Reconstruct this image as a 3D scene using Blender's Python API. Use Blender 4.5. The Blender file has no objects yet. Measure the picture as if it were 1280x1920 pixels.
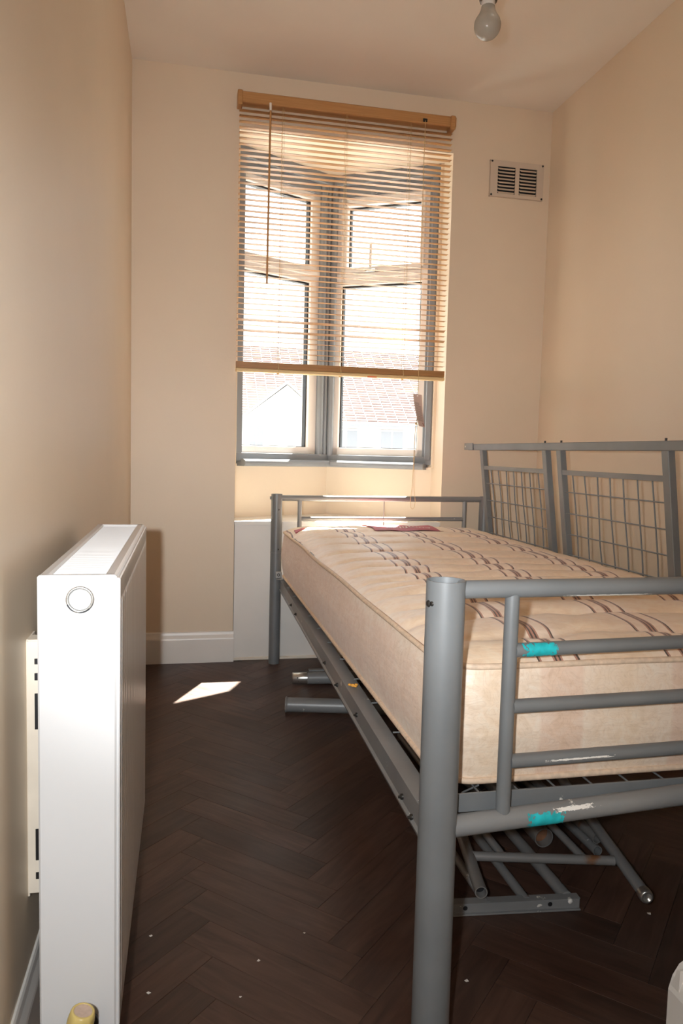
import bpy, bmesh, math, random
from mathutils import Vector, Matrix, noise
random.seed(7)
C = bpy.context.scene
COL = C.collection
PI = math.pi

# ------------------------------------------------------------------ camera
F_PX, YAW, PITCH, ROLL, CAM_H = 1400.0, 0.20742, 0.07858, 0.02535, 0.85413
cy, sy, cp, sp, cr, sr = math.cos(YAW), math.sin(YAW), math.cos(PITCH), math.sin(PITCH), math.cos(ROLL), math.sin(ROLL)
fw = Vector((sy*cp, cy*cp, -sp)); rt = Vector((cy, -sy, 0)); up = rt.cross(fw)
r2 = cr*rt + sr*up; u2 = -sr*rt + cr*up
cam_d = bpy.data.cameras.new('camera'); cam = bpy.data.objects.new('camera', cam_d); COL.objects.link(cam)
cam_d.sensor_fit = 'VERTICAL'; cam_d.sensor_height = 36.0; cam_d.lens = F_PX/1920*36.0
cam_d.clip_start = 0.02; cam_d.clip_end = 200
m = Matrix((r2, u2, -fw)).transposed().to_4x4(); m.translation = Vector((0, 0, CAM_H)); cam.matrix_world = m
C.camera = cam

# ------------------------------------------------------------------ light
W = bpy.data.worlds.new('world'); C.world = W; W.use_nodes = True
W.node_tree.nodes['Background'].inputs[0].default_value = (0.90, 0.95, 1.0, 1)
W.node_tree.nodes['Background'].inputs[1].default_value = 3.3
sun_d = bpy.data.lights.new('sun', 'SUN'); sun = bpy.data.objects.new('sun', sun_d); COL.objects.link(sun)
sun_d.energy = 75; sun_d.angle = math.radians(0.6); sun_d.color = (1, 0.95, 0.86)
sun.rotation_euler = Vector((-0.225, -0.492, -1)).to_track_quat('-Z', 'Y').to_euler()
# the camera's flash, just left of the lens: a main beam and the wide spill around it
for nm_, en_, size_, aim_ in (('camera_flash_beam', 78, 64, (0.17, 0.97, 0.055)), ('camera_flash_spill', 44, 150, (0.05, 0.99, 0.0))):
    fl_d = bpy.data.lights.new(nm_, 'SPOT'); fl = bpy.data.objects.new(nm_, fl_d); COL.objects.link(fl)
    fl_d.energy = en_; fl_d.shadow_soft_size = 0.013; fl_d.spot_size = math.radians(size_); fl_d.spot_blend = 1.0
    fl_d.color = (0.955, 0.985, 1.0)
    fl.location = (-0.068, 0.0, 0.875); fl.rotation_euler = Vector(aim_).to_track_quat('-Z', 'Y').to_euler()
vs = C.view_settings; vs.view_transform = 'Standard'; vs.look = 'None'; vs.gamma = 1; vs.exposure = 0.0; vs.use_curve_mapping = False
C.cycles.use_denoising = True; C.cycles.sample_clamp_indirect = 6.0; C.cycles.max_bounces = 12; C.cycles.diffuse_bounces = 8
C.cycles.transparent_max_bounces = 12

# ------------------------------------------------------------------ materials
def nt(name):
    mt = bpy.data.materials.new(name); mt.use_nodes = True
    t = mt.node_tree; return mt, t, t.nodes, t.links, t.nodes['Principled BSDF']
def N(ns, typ, **kw):
    n = ns.new(typ)
    for k, v in kw.items(): setattr(n, k, v)
    return n
def ramp(ns, stops, interp='LINEAR'):
    r = ns.new('ShaderNodeValToRGB'); e = r.color_ramp.elements; r.color_ramp.interpolation = interp
    while len(e) < len(stops): e.new(0.5)
    for q, (p, c) in zip(e, stops): q.position = p; q.color = (c[0], c[1], c[2], 1)
    return r
def mat(name, col, rough=0.5, metal=0.0, nscale=0, namt=0.1, bump=0, bscale=60, spec=0.5, stretch=None):
    mt, t, ns, ln, b = nt(name)
    b.inputs['Base Color'].default_value = (*col, 1); b.inputs['Roughness'].default_value = rough; b.inputs['Metallic'].default_value = metal
    b.inputs['Specular IOR Level'].default_value = spec
    if nscale or bump:
        tc = N(ns, 'ShaderNodeTexCoord'); mp = N(ns, 'ShaderNodeMapping'); ln.new(tc.outputs['Object'], mp.inputs[0])
        if stretch: mp.inputs['Scale'].default_value = stretch
    if nscale:
        n = N(ns, 'ShaderNodeTexNoise'); n.inputs['Scale'].default_value = nscale; n.inputs['Detail'].default_value = 5; ln.new(mp.outputs[0], n.inputs[0])
        r = ramp(ns, [(0.3, [c*(1-namt) for c in col]), (0.7, [min(1, c*(1+namt)) for c in col])]); ln.new(n.outputs[0], r.inputs[0]); ln.new(r.outputs[0], b.inputs['Base Color'])
    if bump:
        n2 = N(ns, 'ShaderNodeTexNoise'); n2.inputs['Scale'].default_value = bscale; n2.inputs['Detail'].default_value = 4; ln.new(mp.outputs[0], n2.inputs[0])
        bp = N(ns, 'ShaderNodeBump'); bp.inputs['Strength'].default_value = bump; bp.inputs['Distance'].default_value = 0.002
        ln.new(n2.outputs[0], bp.inputs['Height']); ln.new(bp.outputs[0], b.inputs['Normal'])
    return mt
def metal_paint(name, col, chip=(0.72, 0.70, 0.66), chipamt=0.72, rust=0.0):
    mt, t, ns, ln, b = nt(name)
    tc = N(ns, 'ShaderNodeTexCoord')
    n = N(ns, 'ShaderNodeTexNoise'); n.inputs['Scale'].default_value = 9; n.inputs['Detail'].default_value = 6; ln.new(tc.outputs['Object'], n.inputs[0])
    r = ramp(ns, [(0.3, [c*0.9 for c in col]), (0.7, [c*1.1 for c in col])]); ln.new(n.outputs[0], r.inputs[0])
    n2 = N(ns, 'ShaderNodeTexNoise'); n2.inputs['Scale'].default_value = 26; n2.inputs['Detail'].default_value = 8; n2.inputs['Roughness'].default_value = 0.65; ln.new(tc.outputs['Object'], n2.inputs[0])
    r2_ = ramp(ns, [(chipamt, (0, 0, 0)), (chipamt+0.02, (1, 1, 1))]); ln.new(n2.outputs[0], r2_.inputs[0])
    mx = N(ns, 'ShaderNodeMix', data_type='RGBA'); ln.new(r2_.outputs[0], mx.inputs[0]); ln.new(r.outputs[0], mx.inputs[6]); mx.inputs[7].default_value = (*chip, 1)
    out = mx.outputs[2]
    if rust:
        n3 = N(ns, 'ShaderNodeTexNoise'); n3.inputs['Scale'].default_value = 14; n3.inputs['Detail'].default_value = 7; ln.new(tc.outputs['Object'], n3.inputs[0])
        r3 = ramp(ns, [(1-rust, (0, 0, 0)), (1-rust+0.08, (1, 1, 1))]); ln.new(n3.outputs[0], r3.inputs[0])
        m3 = N(ns, 'ShaderNodeMix', data_type='RGBA'); ln.new(r3.outputs[0], m3.inputs[0]); ln.new(out, m3.inputs[6]); m3.inputs[7].default_value = (0.22, 0.10, 0.045, 1); out = m3.outputs[2]
    ln.new(out, b.inputs['Base Color'])
    b.inputs['Roughness'].default_value = 0.40; b.inputs['Metallic'].default_value = 0.12
    return mt
M_wall = mat('cream_wall_paint', (0.745, 0.625, 0.485), 0.46, nscale=3, namt=0.02, bump=0.12, bscale=90)
M_ceil = mat('white_ceiling_paint', (0.80, 0.74, 0.66), 0.8, nscale=4, namt=0.02, bump=0.08, bscale=70)
M_gloss = mat('white_gloss_paint', (0.80, 0.77, 0.73), 0.35, nscale=5, namt=0.04, bump=0.06, bscale=30)
M_rad = mat('radiator_white', (0.66, 0.66, 0.665), 0.28)
M_radgrey = mat('radiator_inside', (0.45, 0.45, 0.46), 0.5)
M_black = mat('black_rubber', (0.01, 0.01, 0.012), 0.5)
M_steel = metal_paint('silver_painted_steel', (0.18, 0.191, 0.199))
M_steelw = metal_paint('silver_painted_steel_worn', (0.225, 0.230, 0.234), chipamt=0.66)
M_rust = metal_paint('silver_steel_rusty', (0.225, 0.220, 0.215), rust=0.36, chipamt=0.75)
M_rustin = mat('rusty_inside', (0.20, 0.09, 0.045), 0.8, nscale=40, namt=0.4)
M_chrome = mat('bare_metal', (0.6, 0.6, 0.58), 0.28, 0.9)
M_dark = mat('dark_metal', (0.03, 0.027, 0.024), 0.45, 0.4)
M_grey = mat('grey_window_paint', (0.205, 0.220, 0.240), 0.35, nscale=6, namt=0.05)
M_upvc = mat('white_plastic_frame', (0.80, 0.76, 0.72), 0.35)
M_teal = mat('turquoise_paint', (0.01, 0.42, 0.47), 0.5, nscale=60, namt=0.3)
M_tag = mat('swing_tag_card', (0.56, 0.42, 0.36), 0.6)
M_print = mat('grey_print', (0.22, 0.17, 0.13), 0.6)
M_redprint = mat('red_print', (0.22, 0.03, 0.03), 0.6)
M_maroon = mat('maroon_label', (0.46, 0.075, 0.115), 0.55, nscale=300, namt=0.15)
M_white = mat('white_thread', (0.85, 0.78, 0.75), 0.7)
M_cord = mat('cream_cord', (0.62, 0.46, 0.24), 0.8)
M_ivory = mat('yellowed_plastic', (0.58, 0.45, 0.16), 0.3, nscale=30, namt=0.12)
M_pinkcap = mat('pinkish_cap', (0.50, 0.38, 0.31), 0.5, nscale=200, namt=0.1)
M_bracket = mat('cream_painted_bracket', (0.80, 0.72, 0.61), 0.5, nscale=20, namt=0.06)
M_ventp = mat('cream_metal_vent', (0.62, 0.52, 0.42), 0.45)
M_holder = mat('brown_lamp_holder', (0.07, 0.045, 0.02), 0.4)
M_foam = mat('orange_foam', (0.75, 0.36, 0.06), 0.9)
M_orange = mat('orange_sticker', (0.85, 0.22, 0.08), 0.6)
M_brickw = mat('white_render', (0.80, 0.79, 0.77), 0.8)
M_tile = mat('red_roof_tile', (0.42, 0.30, 0.27), 0.8, nscale=2, namt=0.25)
M_riser = mat('shaded_tile_butt', (0.27, 0.215, 0.205), 0.9)  # tile colour darkened, so the shadow lines under each course are painted in
M_street = mat('street_paving', (0.30, 0.29, 0.28), 0.9)
M_winglass = mat('dark_window_glass', (0.27, 0.28, 0.31), 0.3)
M_flake = mat('white_paint_flake', (0.8, 0.78, 0.74), 0.7)

def glass_mat():
    mt, t, ns, ln, b = nt('window_glass'); ns.remove(b)
    tr = N(ns, 'ShaderNodeBsdfTransparent'); tr.inputs[0].default_value = (0.93, 0.95, 0.94, 1)
    gl = N(ns, 'ShaderNodeBsdfGlossy'); gl.inputs['Roughness'].default_value = 0.02
    mx = N(ns, 'ShaderNodeMixShader'); mx.inputs[0].default_value = 0.06
    ln.new(tr.outputs[0], mx.inputs[1]); ln.new(gl.outputs[0], mx.inputs[2]); ln.new(mx.outputs[0], ns['Material Output'].inputs[0])
    return mt
M_glass = glass_mat()

def slat_mat():
    mt, t, ns, ln, b = nt('pale_wood_slat')
    tc = N(ns, 'ShaderNodeTexCoord'); mp = N(ns, 'ShaderNodeMapping'); mp.inputs['Scale'].default_value = (2, 90, 90); ln.new(tc.outputs['Object'], mp.inputs[0])
    n = N(ns, 'ShaderNodeTexNoise'); n.inputs['Scale'].default_value = 3; n.inputs['Detail'].default_value = 4; ln.new(mp.outputs[0], n.inputs[0])
    r = ramp(ns, [(0.3, (0.42, 0.20, 0.07)), (0.7, (0.52, 0.28, 0.11))]); ln.new(n.outputs[0], r.inputs[0]); ln.new(r.outputs[0], b.inputs['Base Color'])
    b.inputs['Roughness'].default_value = 0.4
    return mt
M_slat = slat_mat()
M_rail = mat('pale_rail_wood', (0.74, 0.55, 0.28), 0.45, nscale=4, namt=0.08, stretch=(2, 60, 60))

def bulb_mat():
    mt, t, ns, ln, b = nt('pearl_glass')
    b.inputs['Base Color'].default_value = (0.52, 0.48, 0.42, 1); b.inputs['Roughness'].default_value = 0.12
    b.inputs['Transmission Weight'].default_value = 0.35
    return mt
M_bulb = bulb_mat()

def plank_mat():
    mt, t, ns, ln, b = nt('dark_walnut_plank')
    tc = N(ns, 'ShaderNodeTexCoord'); oi = N(ns, 'ShaderNodeObjectInfo')
    mu = N(ns, 'ShaderNodeVectorMath', operation='SCALE'); mu.inputs[3].default_value = 37.0
    cx = N(ns, 'ShaderNodeCombineXYZ'); ln.new(oi.outputs['Random'], cx.inputs[0]); ln.new(oi.outputs['Random'], cx.inputs[2]); ln.new(cx.outputs[0], mu.inputs[0])
    ad = N(ns, 'ShaderNodeVectorMath', operation='ADD'); ln.new(tc.outputs['Object'], ad.inputs[0]); ln.new(mu.outputs[0], ad.inputs[1])
    mp = N(ns, 'ShaderNodeMapping'); mp.inputs['Scale'].default_value = (4, 34, 34); ln.new(ad.outputs[0], mp.inputs[0])
    n = N(ns, 'ShaderNodeTexNoise'); n.inputs['Scale'].default_value = 1.6; n.inputs['Detail'].default_value = 8; n.inputs['Roughness'].default_value = 0.6; n.inputs['Distortion'].default_value = 0.7
    ln.new(mp.outputs[0], n.inputs[0])
    r = ramp(ns, [(0.25, (0.033, 0.0160, 0.0112)), (0.5, (0.066, 0.0325, 0.0225)), (0.78, (0.104, 0.054, 0.037))]); ln.new(n.outputs[0], r.inputs[0])
    mr = N(ns, 'ShaderNodeMapRange'); ln.new(oi.outputs['Random'], mr.inputs[0]); mr.inputs[3].default_value = 0.72; mr.inputs[4].default_value = 1.32
    hs = N(ns, 'ShaderNodeHueSaturation'); ln.new(r.outputs[0], hs.inputs['Color']); ln.new(mr.outputs[0], hs.inputs['Value'])
    # dusty film, soft patches across the whole floor
    n2 = N(ns, 'ShaderNodeTexNoise'); n2.inputs['Scale'].default_value = 5; n2.inputs['Detail'].default_value = 6
    ge = N(ns, 'ShaderNodeNewGeometry'); ln.new(ge.outputs['Position'], n2.inputs[0])
    r2_ = ramp(ns, [(0.42, (0, 0, 0)), (0.75, (0.16, 0.16, 0.16))]); ln.new(n2.outputs[0], r2_.inputs[0])
    mx = N(ns, 'ShaderNodeMix', data_type='RGBA'); ln.new(r2_.outputs[0], mx.inputs[0]); ln.new(hs.outputs[0], mx.inputs[6]); mx.inputs[7].default_value = (0.16, 0.13, 0.115, 1)
    ln.new(mx.outputs[2], b.inputs['Base Color'])
    rr = ramp(ns, [(0.3, (0.40, 0.40, 0.40)), (0.7, (0.56, 0.56, 0.56))]); ln.new(n2.outputs[0], rr.inputs[0]); ln.new(rr.outputs[0], b.inputs['Roughness'])
    bp = N(ns, 'ShaderNodeBump'); bp.inputs['Strength'].default_value = 0.2; bp.inputs['Distance'].default_value = 0.001; ln.new(n.outputs[0], bp.inputs['Height']); ln.new(bp.outputs[0], b.inputs['Normal'])
    b.inputs['Specular IOR Level'].default_value = 0.42
    return mt
M_plank = plank_mat()
M_gap = mat('dark_floor_joint', (0.012, 0.008, 0.006), 0.8)

STR_X0, STR_P = 0.478, 0.226   # first stripe group and spacing across the mattress
def mattress_mat(kind):
    mt, t, ns, ln, b = nt('mattress_ticking_' + kind)
    tc = N(ns, 'ShaderNodeTexCoord')
    nf = N(ns, 'ShaderNodeTexNoise'); nf.inputs['Scale'].default_value = 42; nf.inputs['Detail'].default_value = 6; nf.inputs['Distortion'].default_value = 1.2; ln.new(tc.outputs['Object'], nf.inputs[0])
    base = ramp(ns, [(0.30, (0.84, 0.68, 0.54)), (0.5, (0.90, 0.75, 0.62)), (0.72, (0.92, 0.81, 0.70))]); ln.new(nf.outputs[0], base.inputs[0])
    col = base.outputs[0]
    sx = N(ns, 'ShaderNodeSeparateXYZ'); ln.new(tc.outputs['Object'], sx.inputs[0])
    def math_(op, a, bb=None, c=None):
        q = N(ns, 'ShaderNodeMath', operation=op)
        for i, v in enumerate((a, bb, c)):
            if v is None: continue
            if isinstance(v, (int, float)): q.inputs[i].default_value = v
            else: ln.new(v, q.inputs[i])
        return q.outputs[0]
    nw = N(ns, 'ShaderNodeTexNoise'); nw.inputs['Scale'].default_value = 7; ln.new(tc.outputs['Object'], nw.inputs[0])
    wob = math_('MULTIPLY', math_('SUBTRACT', nw.outputs[0], 0.5), 0.022)
    skew = math_('MULTIPLY', math_('SUBTRACT', sx.outputs[1], 1.0), 0.012)
    xs = math_('SUBTRACT', math_('ADD', sx.outputs[0], wob), skew)
    u = math_('DIVIDE', math_('SUBTRACT', xs, STR_X0), STR_P)
    d = math_('MULTIPLY', math_('ABSOLUTE', math_('SUBTRACT', u, math_('ROUND', u))), STR_P)
    if kind == 'top':
        dn = math_('DIVIDE', d, 0.113)
        # broad bands: pale inside a stripe group, deeper gold between groups
        band = ramp(ns, [(0.0, (1.0, 0.97, 0.95)), (0.34, (1.0, 0.97, 0.95)), (0.44, (0.98, 0.93, 0.85)), (1.0, (0.97, 0.91, 0.80))]); ln.new(dn, band.inputs[0])
        mb = N(ns, 'ShaderNodeMix', data_type='RGBA', blend_type='MULTIPLY'); mb.inputs[0].default_value = 1; ln.new(col, mb.inputs[6]); ln.new(band.outputs[0], mb.inputs[7]); col = mb.outputs[2]
        def s(mm): return mm/113.0
        K, Pk, Wt = (0.045, 0.030, 0.035), (0.50, 0.30, 0.27), (1, 1, 1)
        line = ramp(ns, [(0, Pk), (s(1.6), K), (s(4.6), Pk), (s(7.8), Wt), (s(27.5), Pk), (s(30.6), K), (s(33.8), Wt)], 'CONSTANT'); ln.new(dn, line.inputs[0])
        ml = N(ns, 'ShaderNodeMix', data_type='RGBA', blend_type='MULTIPLY'); ml.inputs[0].default_value = 0.92; ln.new(col, ml.inputs[6]); ln.new(line.outputs[0], ml.inputs[7]); col = ml.outputs[2]
    else:
        v2 = N(ns, 'ShaderNodeTexVoronoi'); v2.inputs['Scale'].default_value = 26; v2.feature = 'DISTANCE_TO_EDGE'; ln.new(tc.outputs['Object'], v2.inputs[0])
        rv = ramp(ns, [(0.0, (1.10, 1.08, 1.05)), (0.06, (0.97, 0.96, 0.95)), (0.25, (1, 1, 1))]); ln.new(v2.outputs[0], rv.inputs[0])
        mv = N(ns, 'ShaderNodeMix', data_type='RGBA', blend_type='MULTIPLY'); mv.inputs[0].default_value = 0.22; ln.new(col, mv.inputs[6]); ln.new(rv.outputs[0], mv.inputs[7]); col = mv.outputs[2]
        nc = N(ns, 'ShaderNodeTexNoise'); nc.inputs['Scale'].default_value = 24; nc.inputs['Detail'].default_value = 1; nc.inputs['Distortion'].default_value = 2.2; ln.new(tc.outputs['Object'], nc.inputs[0])
        cl_ = math_('ABSOLUTE', math_('SUBTRACT', math_('FRACT', math_('MULTIPLY', nc.outputs[0], 7.0)), 0.5))
        rc = ramp(ns, [(0.0, (0.80, 0.74, 0.70)), (0.07, (0.86, 0.82, 0.78)), (0.12, (1, 1, 1))]); ln.new(cl_, rc.inputs[0])
        mc = N(ns, 'ShaderNodeMix', data_type='RGBA', blend_type='MULTIPLY'); mc.inputs[0].default_value = 0.36; ln.new(col, mc.inputs[6]); ln.new(rc.outputs[0], mc.inputs[7]); col = mc.outputs[2]
        # woven bands continue down the border as faint pinkish columns
        bb_ = ramp(ns, [(0, (0.90, 0.78, 0.72)), (0.28, (0.93, 0.82, 0.77)), (0.33, (1, 0.98, 0.95)), (1, (1, 0.95, 0.86))]); ln.new(math_('DIVIDE', d, 0.113), bb_.inputs[0])
        m4 = N(ns, 'ShaderNodeMix', data_type='RGBA', blend_type='MULTIPLY'); m4.inputs[0].default_value = 0.8; ln.new(col, m4.inputs[6]); ln.new(bb_.outputs[0], m4.inputs[7]); col = m4.outputs[2]
    ln.new(col, b.inputs['Base Color'])
    b.inputs['Roughness'].default_value = 0.42; b.inputs['Specular IOR Level'].default_value = 0.45
    b.inputs['Sheen Weight'].default_value = 0.15
    nb = N(ns, 'ShaderNodeTexNoise'); nb.inputs['Detail'].default_value = 6; nb.inputs['Scale'].default_value = 1
    mp = N(ns, 'ShaderNodeMapping'); mp.inputs['Scale'].default_value = (14, 14, 70) if kind == 'border' else (22, 60, 30)
    ln.new(tc.outputs['Object'], mp.inputs[0]); ln.new(mp.outputs[0], nb.inputs[0])
    bp = N(ns, 'ShaderNodeBump'); bp.inputs['Strength'].default_value = 0.5; bp.inputs['Distance'].default_value = 0.004; ln.new(nb.outputs[0], bp.inputs['Height'])
    bp2 = N(ns, 'ShaderNodeBump'); bp2.inputs['Strength'].default_value = 0.25; bp2.inputs['Distance'].default_value = 0.001; ln.new(nf.outputs[0], bp2.inputs['Height']); ln.new(bp.outputs[0], bp2.inputs['Normal'])
    ln.new(bp2.outputs[0], b.inputs['Normal'])
    return mt
M_mtop = mattress_mat('top'); M_mside = mattress_mat('border')
M_pipe = mat('mattress_piping', (0.76, 0.58, 0.43), 0.6, nscale=120, namt=0.12)

# ------------------------------------------------------------------ mesh building
ORG = {}
class MB:
    def __init__(s): s.v = []; s.f = []; s.s = []
    def add(s, vs, fs, smooth=False):
        o = len(s.v); s.v += [tuple(q) for q in vs]; s.f += [tuple(i+o for i in f) for f in fs]; s.s += [smooth]*len(fs)
        return s
    def box(s, x0, x1, y0, y1, z0, z1, b=0.0, X=None):
        c = Vector(((x0+x1)/2, (y0+y1)/2, (z0+z1)/2)); h = [(x1-x0)/2, (y1-y0)/2, (z1-z0)/2]
        b = min(b, *(q*0.49 for q in h))
        sg = [(i, j, k) for i in (-1, 1) for j in (-1, 1) for k in (-1, 1)]
        if b <= 0:
            vs = [c+Vector((i*h[0], j*h[1], k*h[2])) for i, j, k in sg]
            fs = [(0, 1, 3, 2), (4, 6, 7, 5), (0, 4, 5, 1), (2, 3, 7, 6), (0, 2, 6, 4), (1, 5, 7, 3)]
        else:
            vs = []; idx = {}
            for q in sg:
                for a in range(3):
                    p = [q[i]*(h[i] if i == a else h[i]-b) for i in range(3)]
                    idx[(q, a)] = len(vs); vs.append(c+Vector(p))
            fs = []
            for a in range(3):
                o = [i for i in range(3) if i != a]
                for sgn in (-1, 1):
                    ring = []
                    for (u, w) in ((-1, -1), (1, -1), (1, 1), (-1, 1)):
                        q = [0, 0, 0]; q[a] = sgn; q[o[0]] = u; q[o[1]] = w; ring.append(idx[(tuple(q), a)])
                    fs.append(tuple(ring))
            for a in range(3):
                o = [i for i in range(3) if i != a]
                for u in (-1, 1):
                    for w in (-1, 1):
                        q0 = [0, 0, 0]; q1 = [0, 0, 0]
                        q0[o[0]] = q1[o[0]] = u; q0[o[1]] = q1[o[1]] = w; q0[a] = -1; q1[a] = 1
                        q0, q1 = tuple(q0), tuple(q1)
                        fs.append((idx[(q0, o[0])], idx[(q1, o[0])], idx[(q1, o[1])], idx[(q0, o[1])]))
            for q in sg: fs.append((idx[(q, 0)], idx[(q, 1)], idx[(q, 2)]))
        if X is not None: vs = [X @ Vector(v) for v in vs]
        return s.add(vs, fs)
    def rings(s, rings, closed=False, smooth=True, caps=True):
        n = len(rings[0]); vs = [p for r in rings for p in r]; fs = []
        k = len(rings)
        for i in range(k if closed else k-1):
            a = i*n; b = ((i+1) % k)*n
            for j in range(n): fs.append((a+j, a+(j+1) % n, b+(j+1) % n, b+j))
        s.add(vs, fs, smooth)
        if caps and not closed:
            s.add(rings[0], [tuple(range(n))[::-1]]); s.add(rings[-1], [tuple(range(n))])
        return s
    def frame(s, d):
        d = d.normalized(); a = Vector((0, 0, 1)) if abs(d.z) < 0.9 else Vector((1, 0, 0))
        u = d.cross(a).normalized(); return u, d.cross(u).normalized()
    def tube(s, p0, p1, r, n=18, r1=None, caps=True):
        p0 = Vector(p0); p1 = Vector(p1); u, w = s.frame(p1-p0); r1 = r if r1 is None else r1
        R = [[p+(u*math.cos(2*PI*j/n)+w*math.sin(2*PI*j/n))*q for j in range(n)] for p, q in ((p0, r), (p1, r1))]
        return s.rings(R, caps=caps)
    def pipe(s, p0, p1, r, wall=0.002, n=20, depth=None):
        """hollow tube: open, walled end at p0, far end at p1 closed"""
        p0 = Vector(p0); p1 = Vector(p1); u, w = s.frame(p1-p0)
        ring = lambda p, q: [p+(u*math.cos(2*PI*j/n)+w*math.sin(2*PI*j/n))*q for j in range(n)]
        dep = p0+(p1-p0).normalized()*(depth or (p1-p0).length*0.9)
        s.rings([ring(p1, r), ring(p0, r)], caps=False); s.rings([ring(p0, r), ring(p0, r-wall)], smooth=False, caps=False)
        s.rings([ring(p0, r-wall), ring(dep, r-wall)], caps=False); s.add(ring(dep, r-wall), [tuple(range(n))]); s.add(ring(p1, r), [tuple(range(n))])
        return s
    def sweep(s, pts, r, n=8, closed=False):
        pts = [Vector(p) for p in pts]; R = []; k = len(pts); u = None
        for i, p in enumerate(pts):
            d = (pts[(i+1) % k]-pts[i-1]) if (closed or 0 < i < k-1) else (pts[1]-pts[0] if i == 0 else pts[-1]-pts[-2])
            d.normalize()
            if u is None: u, w = s.frame(d)
            else: u = (u-d*u.dot(d)).normalized(); w = d.cross(u)
            R.append([p+(u*math.cos(2*PI*j/n)+w*math.sin(2*PI*j/n))*r for j in range(n)])
        return s.rings(R, closed=closed)
    def lathe(s, prof, p, d, n=24):
        p = Vector(p); d = Vector(d).normalized(); u, w = s.frame(d)
        R = [[p+d*h+(u*math.cos(2*PI*j/n)+w*math.sin(2*PI*j/n))*max(r, 1e-5) for j in range(n)] for r, h in prof]
        return s.rings(R, caps=False)
    def prism(s, poly, z0, z1):
        n = len(poly)
        s.add([(x, y, z0) for x, y in poly]+[(x, y, z1) for x, y in poly],
              [tuple(range(n))[::-1], tuple(range(n, 2*n))]+[(i, (i+1) % n, n+(i+1) % n, n+i) for i in range(n)])
        return s
    def extrude(s, prof, p0, p1, u, w):
        """profile of (a,b) in axes u,w swept straight from p0 to p1"""
        p0 = Vector(p0); p1 = Vector(p1); n = len(prof)
        A = [p0+u*a+w*b for a, b in prof]; B = [p1+u*a+w*b for a, b in prof]
        s.add(A+B, [tuple(range(n))[::-1], tuple(range(n, 2*n))]+[(i, (i+1) % n, n+(i+1) % n, n+i) for i in range(n)])
        return s
    def build(s, name, material, parent=None, fix=True):
        o_ = ORG.get(parent.name, Vector((0, 0, 0))) if parent else Vector((0, 0, 0))
        me = bpy.data.meshes.new(name); me.from_pydata([Vector(q)-o_ for q in s.v], [], s.f)
        me.polygons.foreach_set('use_smooth', s.s)
        if fix:
            bm = bmesh.new(); bm.from_mesh(me); bmesh.ops.recalc_face_normals(bm, faces=bm.faces); bm.to_mesh(me); bm.free()
        for mm in (material if isinstance(material, (list, tuple)) else [material]): me.materials.append(mm)
        ob = bpy.data.objects.new(name, me); COL.objects.link(ob)
        if parent: ob.parent = parent
        ORG[ob.name] = o_
        return ob
def tag(o, label=None, cat=None, group=None, kind=None):
    if label: o['label'] = label
    if cat: o['category'] = cat
    if group: o['group'] = group
    if kind: o['kind'] = kind
    return o
def thing(name, label, cat, loc, group=None):
    o = bpy.data.objects.new(name, None); COL.objects.link(o); o.location = loc; o.empty_display_size = 0.05
    ORG[o.name] = Vector(loc); return tag(o, label, cat, group)
def put(ob, dx=0, dy=0, dz=0):
    """copy of a mesh part, shifted; same parent"""
    c = ob.copy(); COL.objects.link(c); c.location = ob.location+Vector((dx, dy, dz)); ORG[c.name] = ORG.get(ob.name, Vector()); return c
S = lambda o: tag(o, kind='structure')

# ------------------------------------------------------------------ the room
XL, XR, YB, H, YF = -0.207, 1.495, 3.012, 2.30, -0.75
OL, OR, OT = 0.195, 1.064, 2.09                      # recess opening
A, V, B = Vector((0.213, 3.190)), Vector((0.645, 3.430)), Vector((1.056, 3.163))

fl_o = MB().box(XL-0.1, XR+0.1, YF-0.1, YB+0.75, -0.12, -0.0032).build('floor', M_gap); S(fl_o)
def clip(poly, x0, x1, y0, y1):
    for ax, lim, sg in ((0, x0, 1), (0, x1, -1), (1, y0, 1), (1, y1, -1)):
        out = []
        for i in range(len(poly)):
            a, b = poly[i-1], poly[i]; da = (a[ax]-lim)*sg; db = (b[ax]-lim)*sg
            if da*db < 0:
                t = da/(da-db); out.append((a[0]+(b[0]-a[0])*t, a[1]+(b[1]-a[1])*t))
            if db >= 0: out.append(b)
        poly = out
        if len(poly) < 3: return None
    return poly
def herringbone(w=0.070, n=5, ang=math.radians(46), origin=(-0.197, 1.3585)):
    ca, sa = math.cos(ang), math.sin(ang); g = 0.00035; planks = []
    R = 62
    for k in range(-R, R):
        for mm in range(-R//n, R//n):
            for hor in (True, False):
                if hor: x0, y0, lx, ly = k+2*n*mm, k, n, 1
                else: x0, y0, lx, ly = k, k-2*n+1+2*n*mm, 1, n
                q = [(x0*w+g, y0*w+g), ((x0+lx)*w-g, y0*w+g), ((x0+lx)*w-g, (y0+ly)*w-g), (x0*w+g, (y0+ly)*w-g)]
                q = [(a*ca-b*sa+origin[0], a*sa+b*ca+origin[1]) for a, b in q]
                cxm = sum(a for a, _ in q)/4; cym = sum(b for _, b in q)/4
                if not (XL-0.3 < cxm < XR+0.3 and 0.25 < cym < YB+0.3): continue
                p = clip(q, XL+0.002, XR-0.002, 0.45, YB-0.001)
                if not p: continue
                area = abs(sum(p[i-1][0]*p[i][1]-p[i][0]*p[i-1][1] for i in range(len(p))))/2
                if area < 2e-4: continue
                planks.append((p, hor, cxm, cym, ang))
    return planks
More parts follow.
